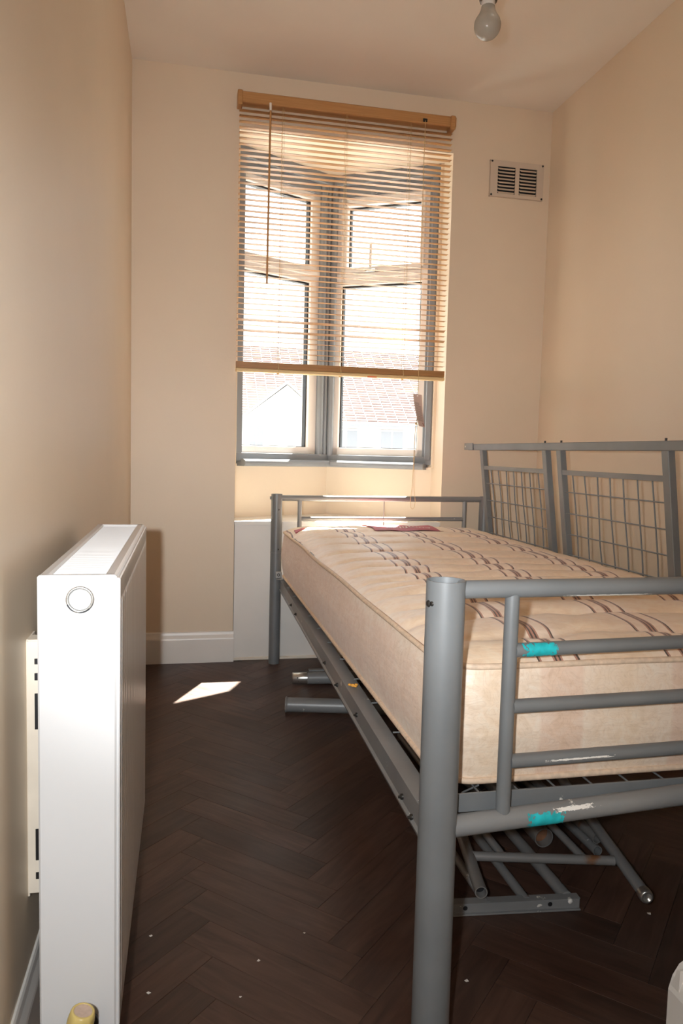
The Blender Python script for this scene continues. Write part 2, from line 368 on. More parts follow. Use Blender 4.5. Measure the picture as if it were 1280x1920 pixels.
for p, hor, cxm, cym, ang in herringbone():
    a = ang+(0 if hor else PI/2); ca, sa = math.cos(-a), math.sin(-a)
    lp = [((x-cxm)*ca-(y-cym)*sa, (x-cxm)*sa+(y-cym)*ca) for x, y in p]
    dz = random.uniform(-0.00012, 0.0)
    mb = MB(); nq = len(lp); b = 0.00015
    cx_ = sum(q[0] for q in lp)/nq; cy_ = sum(q[1] for q in lp)/nq
    ins = [(x-b*(1 if x > cx_ else -1), y-b*(1 if y > cy_ else -1)) for x, y in lp]
    mb.add([(x, y, -0.0035) for x, y in lp]+[(x, y, -b) for x, y in lp]+[(x, y, 0) for x, y in ins],
           [tuple(range(2*nq, 3*nq))]+[(i, (i+1) % nq, nq+(i+1) % nq, nq+i) for i in range(nq)]+[(nq+i, nq+(i+1) % nq, 2*nq+(i+1) % nq, 2*nq+i) for i in range(nq)])
    o = mb.build('plank', M_plank); o.parent = fl_o; o.location = (cxm, cym, dz); o.rotation_euler = (0, 0, a)
mb = MB().box(XL, XR, YF, 0.449, -0.0032, 0); o = mb.build('plank_field', M_plank, fl_o); tag(o, kind='stuff')

S(MB().box(XL-0.1, XR+0.1, YF-0.1, YB+0.01, H, H+0.1).build('ceiling', M_ceil))
S(MB().box(XL-0.1, XL, YF-0.1, YB+0.2, -0.12, H).build('wall_left', M_wall))
S(MB().box(XR, XR+0.1, 0.80, YB+0.2, -0.12, H).build('wall_right', M_wall))
mb = MB()
mb.box(XL, OL, YB, YB+0.28, -0.1, H+0.1); mb.box(OR, XR, YB, YB+0.28, -0.1, H+0.1); mb.box(OL, OR, YB, YB+0.20, OT, H+0.1)
mb.prism([(OL, YB+0.19), (OR, YB+0.19), (OR, 3.30), (0.70, 3.55), (0.60, 3.55), (OL, 3.33)], OT, H+0.1)
S(mb.build('wall_back', M_wall))
mb = MB()   # low wall of the bay under the window, V-shaped in plan
mb.prism([(OL, A.y-0.012), (V.x, V.y), (OR, B.y-0.01), (OR+0.02, B.y+0.16), (V.x, V.y+0.18), (OL-0.02, A.y+0.16)], -0.1, 0.80)
S(mb.build('wall_bay', M_wall))
mb = MB().box(0.712, XR+0.1, YF-0.1, 0.872, -0.12, H).box(XL-0.1, 0.72, YF-0.1, YF, -0.12, H)
S(mb.build('wall_front', M_wall))
# skirting
def skirt(name, p0, p1, inward, h, t=0.018, miter=None):
    p0 = Vector(p0); p1 = Vector(p1); n = Vector(inward)
    prof = [(0, 0), (t, 0), (t, h*0.76), (t*0.92, h*0.80), (t*0.55, h*0.90), (t*0.42, h*0.97), (t*0.25, h), (0, h)]
    return S(MB().extrude(prof, p0, p1, n, Vector((0, 0, 1))).build(name, M_gloss))
skirt('baseboard_back', (XL, YB, 0), (OL+0.003, YB, 0), (0, -1, 0), 0.124)
skirt('baseboard_left', (XL, YF, 0), (XL, YB-0.018, 0), (1, 0, 0), 0.135, t=0.012)
skirt('baseboard_front', (0.686, 0.873, 0), (XR, 0.873, 0), (0, 1, 0), 0.141)
mb = MB()
h_, t_ = 0.141, 0.028
mb.extrude([(0, 0), (t_, 0), (t_, h_*0.72), (t_*0.8, h_*0.86), (t_*0.45, h_*0.97), (t_*0.2, h_), (0, h_)], (0.712, 0.0, 0), (0.712, 0.893, 0), Vector((-1, 0, 0)), Vector((0, 0, 1)))
S(mb.build('baseboard_right', M_gloss))
# painted board boxing in the foot of the bay, with its ledge
mb = MB()
mb.box(OL+0.002, OR-0.001, YB+0.004, YB+0.02, 0.0, 0.557, 0.001)
bx = S(mb.build('trim_1', M_gloss))
mb = MB().prism([(OL+0.001, YB-0.002), (OR-0.001, YB-0.002), (OR-0.001, B.y-0.006), (V.x, V.y-0.004), (OL+0.001, A.y-0.008)], 0.557, 0.571)
mb.build('ledge', M_gloss, bx)
mb = MB().box(OL+0.002, OR-0.001, YB-0.004, YB+0.004, 0.0, 0.012, 0.002); mb.build('sealant_bead', M_bracket, bx)

# windows -------------------------------------------------------------
def wframe(P0, P1):
    t = (P1-P0).normalized(); n = Vector((t.y, -t.x))
    if n.y > 0: n = -n
    return Matrix(((t.x, n.x, 0, P0.x), (t.y, n.y, 0, P0.y), (0, 0, 1, 0), (0, 0, 0, 1))), (P1-P0).length
def window(name, P0, P1, left):
    X, L = wframe(P0, P1)
    q = lambda *a, b=0.002: MB().box(*a, b, X)
    g = MB()
    # outer grey frame: sill rail, head in two steps, jamb
    g.box(-0.02, L+0.02, -0.05, 0.030, 0.812, 0.847, 0.002, X)
    g.box(-0.03, L+0.02, -0.05, 0.012, 2.000, 2.092, 0.002, X); g.box(-0.03, L+0.02, 0.008, 0.034, 2.045, 2.092, 0.004, X)
    if left: g.box(-0.03, 0.008, -0.05, 0.028, 0.83, 2.05, 0.002, X)
    else:
        g.box(0.459, L+0.02, -0.05, 0.016, 0.83, 2.05, 0.002, X); g.box(0.474, L+0.012, 0.010, 0.034, 0.83, 2.05, 0.004, X)
    w = S(g.build(name, M_grey))
    s0, s1 = (-0.02, 0.440) if left else (0.022, 0.460)
    g0, g1 = (0.004, 0.376) if left else (0.055, 0.430)
    def piece(nm, a, *cs):
        mm = MB()
        for c in cs: mm.box(*c, 0.003, X)
        return mm.build(nm, a, w)
    piece('transom', M_upvc, (s0, s1, -0.05, 0.006, 1.612, 1.682), (s0, s1, 0.0, 0.016, 1.640, 1.662))
    if left:
        piece('sash_stile', M_upvc, (g1, s1, -0.05, 0.004, 0.846, 2.002))
        piece('sash_rail', M_upvc, (s0, s1, -0.05, 0.004, 0.846, 0.878)); piece('sash_rail', M_upvc, (s0, s1, -0.05, 0.004, 1.970, 2.002))
        ug = (g0, g1)
    else:
        piece('sash_stile', M_upvc, (s0, g0, -0.05, 0.004, 0.846, 2.002)); piece('sash_stile', M_upvc, (g1, s1, -0.05, 0.004, 0.846, 2.002))
        piece('sash_rail', M_upvc, (s0, s1, -0.05, 0.004, 0.846, 0.880)); piece('sash_rail', M_upvc, (s0, s1, -0.05, 0.004, 1.985, 2.002))
        # top-hung vent sash in the upper light
        v = piece('vent_sash', M_upvc, (g0-0.004, 0.082, -0.045, 0.016, 1.676, 1.992), (0.420, g1+0.010, -0.045, 0.016, 1.676, 1.992),
                  (g0, g1, -0.045, 0.016, 1.957, 1.992), (g0, g1, -0.045, 0.016, 1.665, 1.690))
        ug = (0.082, 0.420)
        st = MB().box(0.190, 0.202, 0.016, 0.024, 1.685, 1.79, 0.002, X).box(0.192, 0.203, 0.016, 0.026, 1.682, 1.692, 0.001, X); st.build('stay_arm', M_upvc, v)
        hd = MB().box(0.172, 0.222, 0.016, 0.030, 1.662, 1.674, 0.003, X).box(0.184, 0.190, 0.02, 0.04, 1.664, 1.672, 0.002, X); hd.build('vent_handle', M_chrome, v)
    def gasket(a0, a1, z0, z1):
        e = 0.006
        mm = MB()
        for c in ((a0, a0+e, z0, z1), (a1-e, a1, z0, z1), (a0, a1, z0, z0+0.003), (a0, a1, z1-0.008, z1)): mm.box(c[0], c[1], -0.034, -0.012, c[2], c[3], 0, X)
        return mm.build('gasket', M_black, w)
    lower = (g0, g1, 0.878 if left else 0.880, 1.612); upper = (ug[0], ug[1], 1.682 if left else 1.690, 1.970 if left else 1.957)
    for c in (lower, upper):
        gasket(*c); mm = MB().box(c[0], c[1], -0.030, -0.026, c[2], c[3], 0, X); mm.build('pane', M_glass, w)
    return w
window('window_1', A, V, True)
w2 = window('window_2', V, B, False)
mb = MB()    # corner post between the two windows, with moulded ribs
mb.prism([(0.604, 3.440), (0.582, 3.385), (0.616, 3.392), (0.640, 3.404), (0.664, 3.394), (0.668, 3.440)], 0.812, 2.06)
for px_, py_, rr in ((0.598, 3.388, 0.0165), (0.626, 3.398, 0.009), (0.651, 3.400, 0.0155)): mb.tube((px_, py_, 0.84), (px_, py_, 2.05), rr, 14)
S(mb.build('trim_2', M_grey))
mb = MB()    # narrow plaster fillets either side of the window
mb.box(OL-0.01, 0.207, 3.14, 3.20, 0.80, OT, 0.002); mb.box(1.052, OR+0.01, 3.12, 3.20, 0.80, OT, 0.002)
S(mb.build('trim_3', M_wall))
mb = MB()    # rounded grey sill board following the V
def off(P, Q, d):
    X, L = wframe(P, Q); n = Vector((X[0][1], X[1][1])); return P+n*d, Q+n*d
for P, Q, e0, e1 in ((A, V, -0.016, 0.0), (V, B, 0.0, -0.012)):
    X, L = wframe(P, Q)
    prof = [(-0.03, 0.790), (0.052, 0.790), (0.061, 0.793), (0.066, 0.799), (0.067, 0.805), (0.066, 0.812), (0.060, 0.818), (0.050, 0.820), (-0.03, 0.820)]
    u = Vector((X[0][1], X[1][1], 0)); t = Vector((X[0][0], X[1][0], 0))
    # trim both boards at the mitre line x = V.x
    def endp(a, far):
        base = Vector((P.x, P.y, 0))+t*(L if far else 0)
        if (P is A and far) or (P is V and not far):
            return base+u*a+t*(-(u.x*a)/t.x)
        return base+u*a+t*(e1 if far else -e0*0)
    n_ = len(prof); Av = [endp(a, False)+Vector((0, 0, z)) for a, z in prof]; Bv = [endp(a, True)+Vector((0, 0, z)) for a, z in prof]
    mb.add(Av+Bv, [tuple(range(n_))[::-1], tuple(range(n_, 2*n_))]+[(i, (i+1) % n_, n_+(i+1) % n_, n_+i) for i in range(n_)])
S(mb.build('window_sill', M_grey))

# ------------------------------------------------------------------ outside
S(MB().box(-30, 40, 4.2, 60, -3.3, -3.1).build('ground_street', M_street))
def roof_courses(x0, x1, y0, z0, y1, z1, step=0.16):
    """sloping roof made of lapped tile courses, each course split into tiles by small steps"""
    mb = MB(); rs = MB(); L = math.hypot(y1-y0, z1-z0); n = int(L/step); dy = (y1-y0)/n; dz = (z1-z0)/n
    for i in range(n):
        ya, za = y0+dy*i, z0+dz*i; k = int((x1-x0)/0.34)
        for j in range(k):
            a = x0+(x1-x0)*j/k; b = x0+(x1-x0)*(j+1)/k; t = 0.055+0.015*((j+i) % 2)
            mb.add([(a, ya, za+t), (b-0.02, ya, za+t), (b-0.02, ya+dy, za+dz+0.008), (a, ya+dy, za+dz+0.008)], [(0, 1, 2, 3)])
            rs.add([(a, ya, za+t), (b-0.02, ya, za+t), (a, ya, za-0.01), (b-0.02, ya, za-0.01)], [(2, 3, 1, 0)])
    return mb, rs
def add_roof(h, *a):
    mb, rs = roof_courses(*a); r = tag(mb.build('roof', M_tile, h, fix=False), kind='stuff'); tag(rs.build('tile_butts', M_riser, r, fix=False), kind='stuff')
def far_window(parent, x0, x1, z0, z1, y):
    f = MB().box(x0-0.06, x1+0.06, y-0.06, y+0.02, z0-0.06, z1+0.06, 0.01).build('window', M_upvc, parent)
    xm = (x0+x1)/2
    for a, b in ((x0, xm-0.03), (xm+0.03, x1)): MB().box(a, b, y-0.075, y-0.058, z0, z1).build('pane', M_winglass, f)
hA = thing('house', 'white house with a small front gable, seen through the left window', 'house', (1.2, 26, -3.1))
MB().box(-4, 4.4, 24, 30, -3.1, 1.88).build('wall', M_brickw, hA)
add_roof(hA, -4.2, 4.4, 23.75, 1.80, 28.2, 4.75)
g = MB(); g.add([(1.72, 23.4, -3.1), (4.30, 23.4, -3.1), (4.30, 23.4, 1.95), (3.10, 23.4, 2.93), (1.72, 23.4, 1.86), (1.72, 26.4, -3.1), (4.30, 26.4, -3.1), (4.30, 26.4, 1.95), (3.10, 26.4, 2.93), (1.72, 26.4, 1.86)],
    [(0, 1, 2, 3, 4), (9, 8, 7, 6, 5), (0, 4, 9, 5), (1, 6, 7, 2), (4, 3, 8, 9), (3, 2, 7, 8)]); g.build('gable', M_brickw, hA)
g = MB()
for (xa, za, xb, zb) in ((1.60, 1.78, 3.10, 2.97), (3.10, 2.97, 4.42, 1.88)):
    g.add([(xa, 23.3, za), (xb, 23.3, zb), (xb, 26.4, zb), (xa, 26.4, za), (xa, 23.3, za+0.07), (xb, 23.3, zb+0.07), (xb, 26.4, zb+0.07), (xa, 26.4, za+0.07)], [(0, 1, 5, 4), (4, 5, 6, 7), (0, 3, 2, 1)])
g.build('gable_roof', M_brickw, hA, fix=False)
far_window(hA, 1.95, 2.35, 0.95, 1.62, 23.4); far_window(hA, -1.6, -0.5, 0.6, 1.5, 24)
hB = thing('house', 'white house with long tiled roof, seen through the right window', 'house', (9, 26, -3.1))
MB().box(4.42, 13, 24, 30, -3.1, 1.88).build('wall', M_brickw, hB)
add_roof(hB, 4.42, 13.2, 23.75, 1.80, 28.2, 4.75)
MB().box(4.42, 13.2, 23.66, 23.80, 1.74, 1.84, 0.02).build('gutter', M_winglass, hB)
for a in (4.75, 6.3, 9.2, 11): far_window(hB, a, a+0.75, 0.95, 1.60, 24)

# ------------------------------------------------------------------ radiator
rad = thing('radiator', 'white double panel radiator mounted low along the left wall', 'radiator', (-0.122, 1.245, 0.115))
x0, x1, ya, yb, z0, z1 = -0.172, -0.073, 0.930, 1.560, 0.115, 0.700
mb = MB()    # front and back corrugated panels
def panel(xf, sgn):
    n = 19; pts = []
    y_a, y_b = ya+0.004, yb-0.004; yy = [y_a]
    prof = []
    for i in range(n):
        c = y_a+0.030+(y_b-y_a-0.06)*i/(n-1); wv = 0.0075
        prof += [(c-wv-0.004, 0), (c-wv, 0.0009), (c+wv, 0.0009), (c+wv+0.004, 0)]
    prof = [(y_a, -0.003), (y_a+0.003, 0)]+prof+[(y_b-0.003, 0), (y_b, -0.003)]
    zs = [(z0, -0.004), (z0+0.004, 0), (z0+0.030, 0), (z0+0.036, 1), (z1-0.036, 1), (z1-0.030, 0), (z1-0.012, 0), (z1-0.004, -0.003), (z1-0.002, -0.006)]
    vs, fs = [], []
    for z, k in zs:
        for y, d in prof: vs.append((xf+sgn*((d*k if k > 0 else (d if d < 0 else 0))+(k if k < 0 else 0)), y, z))
    m_ = len(prof)
    for i in range(len(zs)-1):
        for j in range(m_-1): fs.append((i*m_+j, i*m_+j+1, (i+1)*m_+j+1, (i+1)*m_+j))
    return vs, fs
for nm, xf, sgn in (('front_panel', x1-0.003, 1), ('back_panel', x0+0.003, -1)):
    mb = MB(); mb.add(*panel(xf, sgn)); mb.box(min(xf, xf-sgn*0.006)+0.0, max(xf, xf-sgn*0.006), ya+0.004, yb-0.004, z0+0.004, z1-0.004, 0.002); mb.build(nm, M_rad, rad, fix=False)
# end covers with embossed disc and air plug
ec = MB().box(x0+0.001, x1-0.007, ya, ya+0.009, z0+0.002, z1+0.0005, 0.0035).build('end_cover', M_rad, rad)
pl = (-0.122, ya-0.0002, 0.671)
mb = MB().lathe([(0.0225, 0.0), (0.0222, 0.0006), (0.0200, 0.0008), (0.0165, 0.0004)], pl, (0, -1, 0), 40); mb.build('embossed_disc', M_rad, ec)
mb = MB().lathe([(0.0168, 0.0003), (0.0160, 0.0024), (0.0135, 0.0026), (0.0125, 0.0010), (0.0125, 0.0003)], pl, (0, -1, 0), 40); tag(mb.build('plug_ring', M_chrome, ec), 'chrome ring')
mb = MB().lathe([(0.0118, 0.0002), (0.0115, 0.0030), (0.0095, 0.0042), (0.0, 0.0044)], pl, (0, -1, 0), 40); mb.build('air_plug', M_rad, ec)
mb = MB()
for a0, a1 in ((200, 245), (268, 322)):
    mb.sweep([(pl[0]+0.0152*math.cos(math.radians(q)), ya-0.0024, pl[2]+0.0152*math.sin(math.radians(q))) for q in range(a0, a1, 6)], 0.0011, 6)
mb.build('plug_gap', M_black, ec)
MB().box(x0+0.001, x1-0.007, yb-0.006, yb, z0+0.002, z1-0.001, 0.0035).build('end_cover', M_rad, rad)
# top grille: rails and cross bars
gr = MB().box(x0+0.001, x0+0.014, ya+0.004, yb, z1-0.010, z1, 0.003).box(x1-0.022, x1-0.008, ya+0.004, yb, z1-0.010, z1, 0.003).box(x0+0.002, x1-0.009, ya+0.0045, ya+0.014, z1-0.010, z1, 0.003).box(x0, x1-0.008, yb-0.012, yb, z1-0.010, z1, 0.003).build('top_grille', M_rad, rad)
mb = MB()
for i in range(88):
    y = ya+0.016+i*(yb-ya-0.03)/87; mb.box(x0+0.012, x1-0.020, y-0.0019, y+0.0019, z1-0.012, z1-0.003, 0.0008)
tag(mb.build('grille_bars', M_rad, gr), kind='stuff')
tag(MB().box(x0+0.014, x1-0.022, ya+0.01, yb-0.01, z0+0.02, z1-0.045, 0.002).build('convector_fins', M_radgrey, rad))
# wall brackets
for yy in (1.050, 1.470):
    mb = MB().box(XL, XL+0.0025, yy, yy+0.05, 0.233, 0.594, 0.0008).box(XL, x0+0.004, yy-0.001, yy+0.0015, 0.238, 0.592, 0.0006)
    mb.box(XL, x0+0.004, yy, yy+0.03, 0.588, 0.5935, 0.0008)
    br = mb.build('wall_bracket', M_bracket, rad)
    for za, zb in ((0.560, 0.568), (0.538, 0.548), (0.47, 0.52), (0.258, 0.268), (0.285, 0.33)): MB().box(XL+0.0105, XL+0.0160, yy-0.0016, yy+0.0, za, zb, 0.0005).build('bracket_slot', M_black, br)
# valve with yellowed cap in front of the near end
vp = Vector((-0.112, 0.872, 0.192)); ax = Vector((0.22, -0.05, 1)).normalized()
vb = MB().lathe([(0.0, 0.0), (0.011, 0.0), (0.012, 0.03), (0.0, 0.03)], vp-ax*0.095, ax, 16).tube(vp-ax*0.08, (-0.118, 0.935, 0.128), 0.009).tube(vp-ax*0.092, (vp.x-0.022, vp.y, 0.0), 0.0075).build('valve', M_chrome, rad)
mb = MB(); nf = 36; R = []
for r_, h_ in ((0.0150, -0.062), (0.0158, -0.055), (0.0156, -0.012), (0.0150, -0.006), (0.0138, -0.001), (0.0112, 0.0008), (0.0105, -0.0006)):
    u, w = mb.frame(ax)
    R.append([vp+ax*h_+(u*math.cos(2*PI*j/nf)+w*math.sin(2*PI*j/nf))*(r_*(1-(0.05 if (j % 4 == 0 and -0.06 < h_ < -0.005) else 0))) for j in range(nf)])
mb.rings(R, caps=False); tag(mb.build('valve_cap', M_ivory, vb), 'yellowed fluted valve cap')
mb = MB().lathe([(0.0106, -0.0006), (0.0, -0.0012)], vp, ax, 28); mb.build('cap_insert', M_pinkcap, vb)
mb = MB().lathe([(0.010, 0.0), (0.0185, 0.001), (0.0185, 0.006), (0.010, 0.007)], (-0.119, 0.928, 0.134), (0, -1, 0), 24); mb.build('valve_collar', M_dark, vb)

# ------------------------------------------------------------------ ventilation cover
vt = thing('vent_cover', 'cream metal louvred vent cover on the wall right of the window', 'vent', (1.343, 3.004, 2.0))
vx0, vx1, vz0, vz1, vy = 1.224, 1.461, 1.933, 2.079, 2.999
colx = ((1.256, 1.334), (1.352, 1.431)); zz0, zz1 = 1.9465, 2.0555
mb = MB()
for a, b in ((vx0, colx[0][0]), (colx[0][1], colx[1][0]), (colx[1][1], vx1)): mb.box(a, b, vy, vy+0.0025, vz0, vz1)
for a, b in ((colx[0]), (colx[1])): mb.box(a, b, vy, vy+0.0025, zz1, vz1); mb.box(a, b, vy, vy+0.0025, vz0, zz0)
for a, b, c, d in ((vx0, vx1, vz0, vz0+0.003), (vx0, vx1, vz1-0.003, vz1), (vx0, vx0+0.003, vz0, vz1), (vx1-0.003, vx1, vz0, vz1)): mb.box(a, b, vy+0.0012, YB, c, d)
mb.build('plate', M_ventp, vt)
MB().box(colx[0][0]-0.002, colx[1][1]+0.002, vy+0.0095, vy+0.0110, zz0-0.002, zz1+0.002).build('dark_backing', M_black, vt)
lou = None
pit_ = (zz1-zz0)/8
for c in range(2):
    for i in range(8):
        if lou is None:
            a, b = colx[0]; zt_ = zz1-pit_*0.42
            mb = MB(); nseg = 5
            prof = [(0.0, 0.0), (-0.0022, -pit_*0.22), (-0.0040, -pit_*0.50), (-0.0046, -pit_*0.58), (-0.0036, -pit_*0.60), (0.001, -pit_*0.12)]
            n_ = len(prof)
            P0 = [(a+(0.006 if y_ < -0.002 else 0.0), vy+0.002+y_, zt_+z_) for y_, z_ in prof]; P1 = [(b-(0.006 if y_ < -0.002 else 0.0), vy+0.002+y_, zt_+z_) for y_, z_ in prof]
            mb.add(P0+P1, [tuple(range(n_))[::-1], tuple(range(n_, 2*n_))]+[(k, (k+1) % n_, n_+(k+1) % n_, n_+k) for k in range(n_)])
            lou = mb.build('louvre', M_ventp, vt)
        else: put(lou, dx=c*(colx[1][0]-colx[0][0]), dz=-i*pit_)
sc0 = MB().lathe([(0.0042, 0.0), (0.0040, 0.0014), (0.0, 0.0018)], (vx0+0.006, vy, vz1-0.006), (0, -1, 0), 14).build('screw', M_dark, vt)
for dx, dz in ((vx1-vx0-0.012, 0), (0, -(vz1-vz0-0.012)), (vx1-vx0-0.012, -(vz1-vz0-0.012))): put(sc0, dx=dx, dz=dz)

# ------------------------------------------------------------------ bulb
bl = thing('light_bulb', 'unlit pearl light bulb hanging on its flex from the ceiling', 'bulb', (0.652, 1.65, 2.3))
bz = 1.784
prof = []
for i in range(15):
    a = -PI/2+i*(PI/2+0.62)/14; prof.append((0.030*math.cos(a), 0.030+0.030*math.sin(a)))
prof += [(0.0205, 0.0535), (0.0168, 0.0620), (0.0150, 0.0700), (0.0145, 0.0760)]
MB().lathe(prof, (0.652, 1.65, bz), (0, 0, 1), 32).build('bulb_glass', M_bulb, bl)
MB().lathe([(0.0150, 0.070), (0.0152, 0.083), (0.0140, 0.090)], (0.652, 1.65, bz), (0, 0, 1), 24).build('bulb_neck', M_upvc, bl)
MB().lathe([(0.0, 0.081), (0.0190, 0.081), (0.0200, 0.083), (0.0200, 0.094), (0.0165, 0.098), (0.0165, 0.125), (0.0120, 0.145), (0.0060, 0.150), (0, 0.150)], (0.652, 1.65, bz), (0, 0, 1), 28).build('lamp_holder', M_holder, bl)
MB().tube((0.652, 1.65, bz+0.148), (0.652, 1.65, H-0.02), 0.003, 10).build('flex', M_upvc, bl)
MB().lathe([(0.0, -0.03), (0.012, -0.03), (0.030, -0.018), (0.042, 0.0)], (0.652, 1.65, H), (0, 0, 1), 28).build('ceiling_rose', M_upvc, bl)

# ------------------------------------------------------------------ venetian blind
bd = thing('venetian_blind', 'pale wood-coloured venetian blind half lowered over the window', 'blind', (0.62, 2.98, 2.19))
hy0, hy1 = 2.958, 3.008
MB().box(0.190, 1.055, hy0+0.003, hy1, 2.172, 2.212, 0.003).build('headrail', M_slat, bd)
for a, b in ((0.182, 0.201), (1.030, 1.050)): MB().box(a, b, hy0-0.003, hy1, 2.160, 2.214, 0.003).build('end_cap', M_slat, bd)
sl_y, sl_hw = 2.985, 0.0125
def slat(th=0.0, z=0.0):
    mb = MB(); P = []
    for i in range(7):
        a = -sl_hw+2*sl_hw*i/6; hgt = 0.0016*(1-(a/sl_hw)**2)
        P.append((a, hgt))
    ct, st = math.cos(th), math.sin(th)
    pr = [(a*ct-h*st, a*st+h*ct) for a, h in P]+[(a*ct-(h-0.0006)*st, a*st+(h-0.0006)*ct) for a, h in P[::-1]]
    n_ = len(pr)
    A_ = [(0.191, sl_y+a, z+h) for a, h in pr]; B_ = [(1.045, sl_y+a, z+h) for a, h in pr]
    mb.add(A_+B_, [tuple(range(n_))[::-1], tuple(range(n_, 2*n_))]+[(k, (k+1) % n_, n_+(k+1) % n_, n_+k) for k in range(n_)], False)
    return mb
zs_top, pitch = 2.150, 0.02065
s0 = slat(0.02, zs_top).build('slat', M_slat, bd); st0 = None
for i in range(1, 46):
    if i in (38, 40):
        if st0 is None: st0 = slat(-0.20, zs_top-pitch*i).build('slat', M_slat, bd); iref = i
        else: put(st0, dz=-(i-iref)*pitch)
    else:
        c = put(s0, dz=-i*pitch+random.uniform(-0.0007, 0.0007)); c.rotation_euler = (0, 0, 0)
mb = MB()
for i in range(13):
    z = 1.178+i*0.0019; mb.box(0.1905, 1.0455, sl_y-sl_hw-random.uniform(0, 0.0012), sl_y+sl_hw, z, z+0.0015)
tag(mb.build('slat_stack', M_slat, bd), kind='stuff')
MB().box(0.190, 1.047, sl_y-sl_hw-0.002, sl_y+sl_hw+0.002, 1.163, 1.177, 0.003).build('bottom_rail', M_rail, bd)
for xx in (0.356, 0.607, 0.868):
    mb = MB()
    for yy in (sl_y-sl_hw-0.001, sl_y+sl_hw+0.001): mb.tube((xx, yy, 1.168), (xx, yy, 2.175), 0.0007, 5)
    mb.tube((xx+0.008, sl_y, 1.168), (xx+0.008, sl_y, 2.175), 0.0005, 5)
    mb.build('ladder_cord', M_cord, bd)
    MB().lathe([(0, 0.0), (0.006, 0.0), (0.005, 0.004), (0, 0.005)], (xx, sl_y-0.004, 1.163), (0, 0, -1), 12).build('cord_button', M_rail, bd)
    MB().sweep([(xx, sl_y-sl_hw-0.001, 1.168), (xx+0.002, sl_y-sl_hw-0.004, 1.178), (xx, sl_y-sl_hw-0.0035, 1.190), (xx-0.002, sl_y-sl_hw-0.003, 1.202)], 0.0014, 6).build('cord_loop', M_cord, bd)
mb = MB().tube((0.306, 2.950, 2.150), (0.303, 2.952, 1.500), 0.0037, 8); wd = mb.build('tilt_wand', M_slat, bd)
MB().tube((0.306, 2.950, 2.145), (0.306, 2.955, 2.175), 0.0048, 8).build('wand_hook', M_upvc, wd)
MB().box(0.914, 0.932, hy0-0.0005, hy0+0.006, 2.177, 2.190, 0.001).build('cord_slot', M_dark, bd)
cp_ = [(0.922, 2.954, 2.180), (0.921, 2.953, 2.06), (0.921, 2.952, 1.90), (0.923, 2.951, 1.60), (0.927, 2.951, 1.30), (0.928, 2.950, 1.12), (0.924, 2.947, 1.00), (0.920, 2.945, 0.978)]
cord = MB().sweep(cp_, 0.0011, 6)
for s_ in (-1, 1):
    cord.sweep([(0.920, 2.945, 0.978), (0.917+s_*0.001, 2.942, 0.905), (0.9155+s_*0.0016, 2.939, 0.80), (0.915+s_*0.004, 2.937, 0.72), (0.916+s_*0.011, 2.937, 0.665), (0.915+s_*0.008, 2.937, 0.640), (0.915, 2.937, 0.632)], 0.0010, 6)
cord = cord.build('lift_cord', M_cord, bd)
MB().lathe([(0, -0.004), (0.004, -0.003), (0.005, 0.0), (0.004, 0.004), (0, 0.005)], (0.921, 2.945, 0.981), (0.6, 0, 0.8), 10).build('knot', M_cord, cord)
MB().box(0.718, 0.757, sl_y-sl_hw-0.004, sl_y-sl_hw-0.0015, 1.162, 1.168, 0.0005).build('sticker', M_orange, bd)
# swing tag, twisted a little, with printed rules and a red mark
def tagpt(u, v):   # u across 0..1, v down 0..1
    tl, tr, bl_, br_ = Vector((0.905, 2.946, 1.104)), Vector((0.940, 2.940, 1.099)), Vector((0.933, 2.938, 0.973)), Vector((0.961, 2.950, 0.967))
    k = v*v*0.55+v*0.45
    return (tl.lerp(tr, u)).lerp(bl_.lerp(br_, u), 1).lerp(Vector((0, 0, 0)), 0)*k+(tl.lerp(tr, u))*(1-k)+Vector((0, 0, 0))
def tagz(u, v):
    p = tagpt(u, v); p.z = 1.104-0.005*u-(0.131)*v; return p
mb = MB(); nv = 12
F = [[tagz(u, v/nv) for u in (0, 0.25, 0.5, 0.75, 1)] for v in range(nv+1)]
vs_ = [p for r in F for p in r]; nn = 5
fs_ = [(i*nn+j, i*nn+j+1, (i+1)*nn+j+1, (i+1)*nn+j) for i in range(nv) for j in range(nn-1)]
bk = [p+Vector((0, 0.0006, 0)) for p in vs_]
mb.add(vs_, fs_); mb.add(bk, [f[::-1] for f in fs_])
tg = mb.build('swing_tag', M_tag, bd, fix=False)
def tagquad(u0, u1, v0, v1, nm, mt, par):
    P = [tagz(u0, v0), tagz(u1, v0), tagz(u1, v1), tagz(u0, v1)]; P = [p+Vector((0, -0.0006, 0)) for p in P]
    return MB().add(P, [(0, 1, 2, 3)])
mb = MB()
for i in range(17):
    v = 0.27+i*0.034; mb.add(*[[p for p in [tagz(0.12, v)+Vector((0, -0.0008, 0)), tagz(0.62 if i < 3 else 0.86, v)+Vector((0, -0.0008, 0)), tagz(0.62 if i < 3 else 0.86, v+0.012)+Vector((0, -0.0008, 0)), tagz(0.12, v+0.012)+Vector((0, -0.0008, 0))]], [(0, 1, 2, 3)]])
tag(mb.build('printed_lines', M_print, tg, fix=False), kind='stuff')
MB().add([tagz(0.70, 0.88)+Vector((0, -0.0008, 0)), tagz(0.78, 0.87)+Vector((0, -0.0008, 0)), tagz(0.96, 0.95)+Vector((0, -0.0008, 0)), tagz(0.90, 0.98)+Vector((0, -0.0008, 0))], [(0, 1, 2, 3)]).build('red_mark', M_redprint, tg, fix=False)
hp = tagz(0.5, 0.05); MB().lathe([(0, 0.0008), (0.0035, 0.0008)], hp, (0, -1, 0), 12).build('tag_hole', M_white, tg, fix=False)

